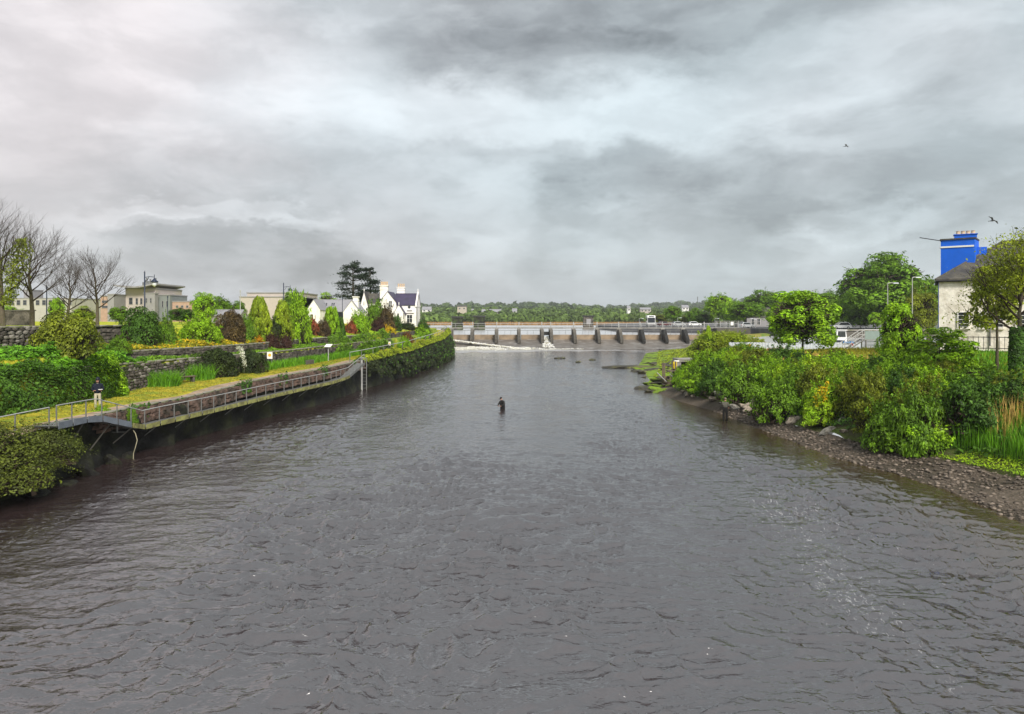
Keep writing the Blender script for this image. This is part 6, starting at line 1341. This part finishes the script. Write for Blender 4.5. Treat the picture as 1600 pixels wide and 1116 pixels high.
# ------------------------------------------------------------------ people
def skin_body(name, verts, edges, radii, m, parent, root=0, sub=2):
    me = bpy.data.meshes.new(name); me.from_pydata(verts, edges, []); o = add(name, me, None, parent); me.materials.append(m)
    md = o.modifiers.new('skin', 'SKIN'); md.use_smooth_shade = True
    for i, r in enumerate(radii): sv_ = me.skin_vertices[0].data[i]; sv_.radius = (r, r) if not hasattr(r, '__len__') else r; sv_.use_root = (i == root)
    o.modifiers.new('sub', 'SUBSURF').levels = sub; o.modifiers['sub'].render_levels = sub; return o
def head(parent, loc, tilt, hair, rz=0, hood=False, cap=None):
    h = MB().lathe([(.02, -.125), (.055, -.11), (.068, -.06), (.074, 0), (.076, .05), (.060, .10), (.02, .125)], 14)
    o = h.build('head', M['skin'], parent, loc, (tilt, 0, rz), True, scale=(1, 1.15, 1))
    MB().add([(-.014, -.07, -.025), (.014, -.07, -.025), (0, -.10, -.022), (0, -.07, .02)], [(0, 1, 2), (0, 2, 3), (1, 3, 2), (0, 3, 1)]).build('nose', M['skin'], o)
    for s in (-1, 1): MB().lathe([(.004, -.004), (.010, 0), (.004, .004)], 8).build('eye', M['black'], o, (s * .028, -.070, .008), (math.pi / 2, 0, 0)); MB().lathe([(.008, -.03), (.018, 0), (.008, .03)], 8).build('ear', M['skin'], o, (s * .076, .0, 0), None, True, scale=(.5, 1, 1))
    MB().box((0, -.068, -.058), (.04, .012, .010)).build('mouth', M['cardark'], o)
    if hair: MB().lathe([(.079, -.01), (.085, .05), (.068, .11), (.02, .138)], 14).build('hair', hair, o, (0, .012, .004), None, True, scale=(1, 1.1, 1))
    return o
def hand(parent, loc, rot, s, m, curl=.5):
    o = MB().box((0, 0, -.045), (.075, .026, .09), 0, .9).build('hand', m, parent, loc, rot, bevel=.008)
    for k, (x, L_) in enumerate(((-.029, .062), (-.010, .075), (.010, .070), (.029, .055))): MB().tube([(x, 0, -.085), (x, -.012 - .03 * curl, -.085 - L_ * .55), (x, -.02 - .06 * curl, -.085 - L_ * (1 - .35 * curl))], [.0095, .009, .0075], 6).build('finger', m, o)
    MB().tube([(s * .035, 0, -.03), (s * .058, -.02, -.058), (s * .055, -.035, -.085)], [.012, .011, .009], 6).build('thumb', m, o); return o
def walker():
    Y = 40.; X = sx(152.5, Y); z = GL(X, Y) + .02; t = thing('person', 'person in dark navy hooded coat and pale trousers standing on the riverside path', 'person', (X, Y, z), .35)
    head(t, (0, -.02, 1.60), .12, M['black'])
    # body: one skinned figure in trousers and shirt
    v = [(0, 0, .92), (0, .01, 1.15), (0, .01, 1.36), (0, 0, 1.47), (-.09, 0, .86), (-.10, -.03, .48), (-.10, .03, .09), (.09, 0, .86), (.11, -.01, .48), (.11, .05, .09)]
    skin_body('body', v, [(0, 1), (1, 2), (2, 3), (0, 4), (4, 5), (5, 6), (0, 7), (7, 8), (8, 9)], [(.13, .10), (.14, .10), (.13, .09), (.055, .055), .095, .07, .062, .095, .07, .062], M['trouser'], t)
    v = [(0, 0, .84), (0, .01, 1.05), (0, .01, 1.30), (0, .01, 1.42), (-.19, .02, 1.36), (-.26, .03, 1.10), (-.10, -.20, 1.06), (.19, .02, 1.36), (.27, .03, 1.10), (.12, -.20, 1.07)]
    skin_body('coat', v, [(0, 1), (1, 2), (2, 3), (2, 4), (4, 5), (5, 6), (2, 7), (7, 8), (8, 9)], [(.20, .15), (.20, .15), (.20, .14), (.09, .09), .085, .07, .052, .085, .07, .052], M['coat'], t)
    MB().lathe([(.10, -.20), (.115, -.10), (.112, .0), (.105, .08), (.07, .14), (.02, .16)], 14).build('hood', M['coat'], t, (0, .042, 1.615), (.1, 0, 0), True)
    hand(t, (-.06, -.22, 1.07), (1.4, 0, 1.2), 1, M['skin']); hand(t, (.09, -.23, 1.08), (1.4, 0, -1.2), -1, M['skin'])
    for x, y in ((-.10, .02), (.11, .04)): MB().box((x, y - .06, .045), (.095, .27, .09), 0, .82).build('shoe', M['shoe'], t, bevel=.02)
    b = MB().box((.17, -.24, 1.12), (.20, .12, .02), .3).build('paper', M['signwhite'], t)
walker()
def angler_mid():
    Y = 61.2; X = sx(785, Y); t = thing('person', 'dark silhouetted angler wading waist deep in mid river', 'person', (X, Y, -.80), .9)
    o = head(t, (-.06, -.12, 1.62), .35, None, -.4); MB().lathe([(.086, .02), (.092, .05), (.07, .12), (.02, .14)], 14).build('cap', M['wader'], o, (0, 0, .01), None, True, scale=(1, 1.1, 1)); MB().box((0, -.12, .045), (.13, .11, .015)).build('cap_peak', M['wader'], o)
    v = [(0, .05, .90), (0, .04, 1.15), (-.02, -.03, 1.38), (-.04, -.07, 1.50), (-.10, .02, .85), (-.14, 0, .45), (-.15, .03, .05), (.10, .06, .85), (.14, .10, .45), (.15, .14, .05), (-.19, -.05, 1.36), (-.26, -.25, 1.14), (-.16, -.50, 1.10), (.17, -.05, 1.36), (.22, -.22, 1.12), (.05, -.44, 1.08)]
    skin_body('body', v, [(0, 1), (1, 2), (2, 3), (0, 4), (4, 5), (5, 6), (0, 7), (7, 8), (8, 9), (2, 10), (10, 11), (11, 12), (2, 13), (13, 14), (14, 15)], [(.19, .15), (.21, .17), (.20, .14), (.06, .06), .12, .09, .08, .12, .09, .08, .085, .065, .045, .085, .065, .045], M['wader'], t)
    hand(t, (-.15, -.50, 1.10), (1.3, 0, 0), 1, M['skin'], 1); hand(t, (.04, -.45, 1.08), (1.3, 0, .2), -1, M['skin'], 1)
    r = MB().tube([(-.02, -.35, 1.06), (-.14, -.62, 1.10), (-.5, -1.4, 1.24), (-1.2, -3.0, 1.42)], [.014, .012, .007, .003], 6).build('fishing_rod', M['black'], None); r.matrix_world = Matrix.Translation((X, Y, -.80)) @ Matrix.Rotation(.9 - 1.3, 4, 'Z'); tag(r, 'thin fishing rod held by the mid river angler', 'fishing rod')
    t.rotation_euler.z = .9 - 1.3
angler_mid()
def angler_bank():
    Y = 54.; X = sx(1133, Y); t = thing('person', 'angler in grey jacket and dark waders standing at the right bank edge', 'person', (X, Y, -.10), math.pi * .86)
    o = head(t, (0, -.03, 1.63), .1, M['brown'] if 'brown' in M else M['bark']); MB().lathe([(.086, .02), (.092, .05), (.07, .12), (.02, .14)], 14).build('cap', M['cap'], o, (0, 0, .01), None, True, scale=(1, 1.1, 1)); MB().box((0, -.12, .045), (.13, .11, .015)).build('cap_peak', M['cap'], o)
    v = [(0, 0, .95), (0, .01, 1.15), (0, .01, 1.38), (0, 0, 1.50), (-.09, 0, .88), (-.11, -.03, .48), (-.11, .03, .05), (.09, 0, .88), (.11, -.01, .48), (.11, .05, .05)]
    skin_body('body', v, [(0, 1), (1, 2), (2, 3), (0, 4), (4, 5), (5, 6), (0, 7), (7, 8), (8, 9)], [(.15, .12), (.15, .11), (.14, .10), (.055, .055), .115, .09, .08, .115, .09, .08], M['wader'], t)
    v = [(0, 0, 1.02), (0, .01, 1.20), (0, .01, 1.38), (0, .01, 1.46), (-.19, .0, 1.40), (-.27, -.02, 1.16), (-.20, -.24, 1.10), (.19, .0, 1.40), (.27, -.02, 1.16), (.14, -.26, 1.12)]
    skin_body('jacket', v, [(0, 1), (1, 2), (2, 3), (2, 4), (4, 5), (5, 6), (2, 7), (7, 8), (8, 9)], [(.19, .14), (.20, .15), (.19, .13), (.085, .085), .085, .068, .05, .085, .068, .05], M['olive'], t)
    hand(t, (-.19, -.25, 1.10), (1.4, 0, .3), 1, M['skin'], 1); hand(t, (.13, -.27, 1.12), (1.4, 0, -.3), -1, M['skin'], 1)
    r = MB().tube([(.13, -.30, 1.02), (.14, -.36, 1.14), (.3, -.6, 1.6), (.9, -1.2, 2.6)], [.014, .012, .008, .003], 6).build('fishing_rod', M['black'], None, t.location, (0, 0, math.pi * .86)); tag(r, 'fishing rod held by the angler at the right bank', 'fishing rod')
angler_bank()
# ------------------------------------------------------------------ gulls
for lab, px, py, Y, rz, bank in (('gull gliding above the whitewashed house chimney', 1551, 345, 70, .3, .5), ('small dark bird high in the sky, right of centre', 1322, 228.5, 110, .8, .2)):
    t = thing('gull', lab, 'bird', at(px, py, Y), rz); t.rotation_euler = (0, bank, rz)
    MB().tube([(0, -.28, 0), (0, -.2, .01), (0, 0, 0), (0, .2, 0), (0, .36, .01)], [.015, .045, .07, .045, .02], 8).build('body', M['gull'], t, smooth=True)
    for s in (-1, 1): MB().add([(s * .04, -.12, .03), (s * .32, -.20, .13), (s * .68, -.05, .06), (s * .66, .0, .055), (s * .30, .02, .12), (s * .04, .08, .03)], [(0, 1, 4, 5), (1, 2, 3, 4)]).build('wing', M['gull'], t)
    MB().add([(-.03, .33, 0), (.03, .33, 0), (.07, .48, 0), (-.07, .48, 0)], [(0, 1, 2, 3)]).build('tail', M['gull'], t)

# ------------------------------------------------------------------ haze over the whole valley
hm = bpy.data.materials.new('valley haze'); hm.use_nodes = True; nt = hm.node_tree; nt.nodes.clear()
ho = nt.nodes.new('ShaderNodeOutputMaterial'); hv = nt.nodes.new('ShaderNodeVolumePrincipled'); hv.inputs['Color'].default_value = (.93, .96, 1, 1); hv.inputs['Density'].default_value = .00018; hv.inputs['Anisotropy'].default_value = .2
nt.links.new(hv.outputs[0], ho.inputs['Volume'])
hz = MB().box((0, 3400, 45), (5600, 7300, 98)).build('haze', hm); hz['kind'] = 'stuff'; hz['label'] = 'thin pale haze filling the valley air'; hz['category'] = 'haze'

M['quayrock'] = mat('black weedy rock', (.010, .009, .007), .8, .5, 2, .06, 7, col2=(.022, .024, .01), c2scale=1)
for k, (lab, X, Y, s) in enumerate((('dark broken slab at the foot of the quay under the heather', -19.2, 33.6, .55), ('brown rock at waterline below the heather shrub', -19.3, 31.6, .7), ('dark rock at the waterline below the grey platform', -19.5, 35.8, .75), ('weedy rock at the foot of the quay struts', -19.6, 38.2, .6), ('low weedy rock at the foot of quay near the rope', -19.7, 39.9, .45))):
    o = add('quay_rock', BL[k], M['quayrock'], None, (X - 1.0, Y, -.05), (.3 * k, .2, k), (s * .8, s * 1.1, s * .5)); tag(o, lab, 'rock')
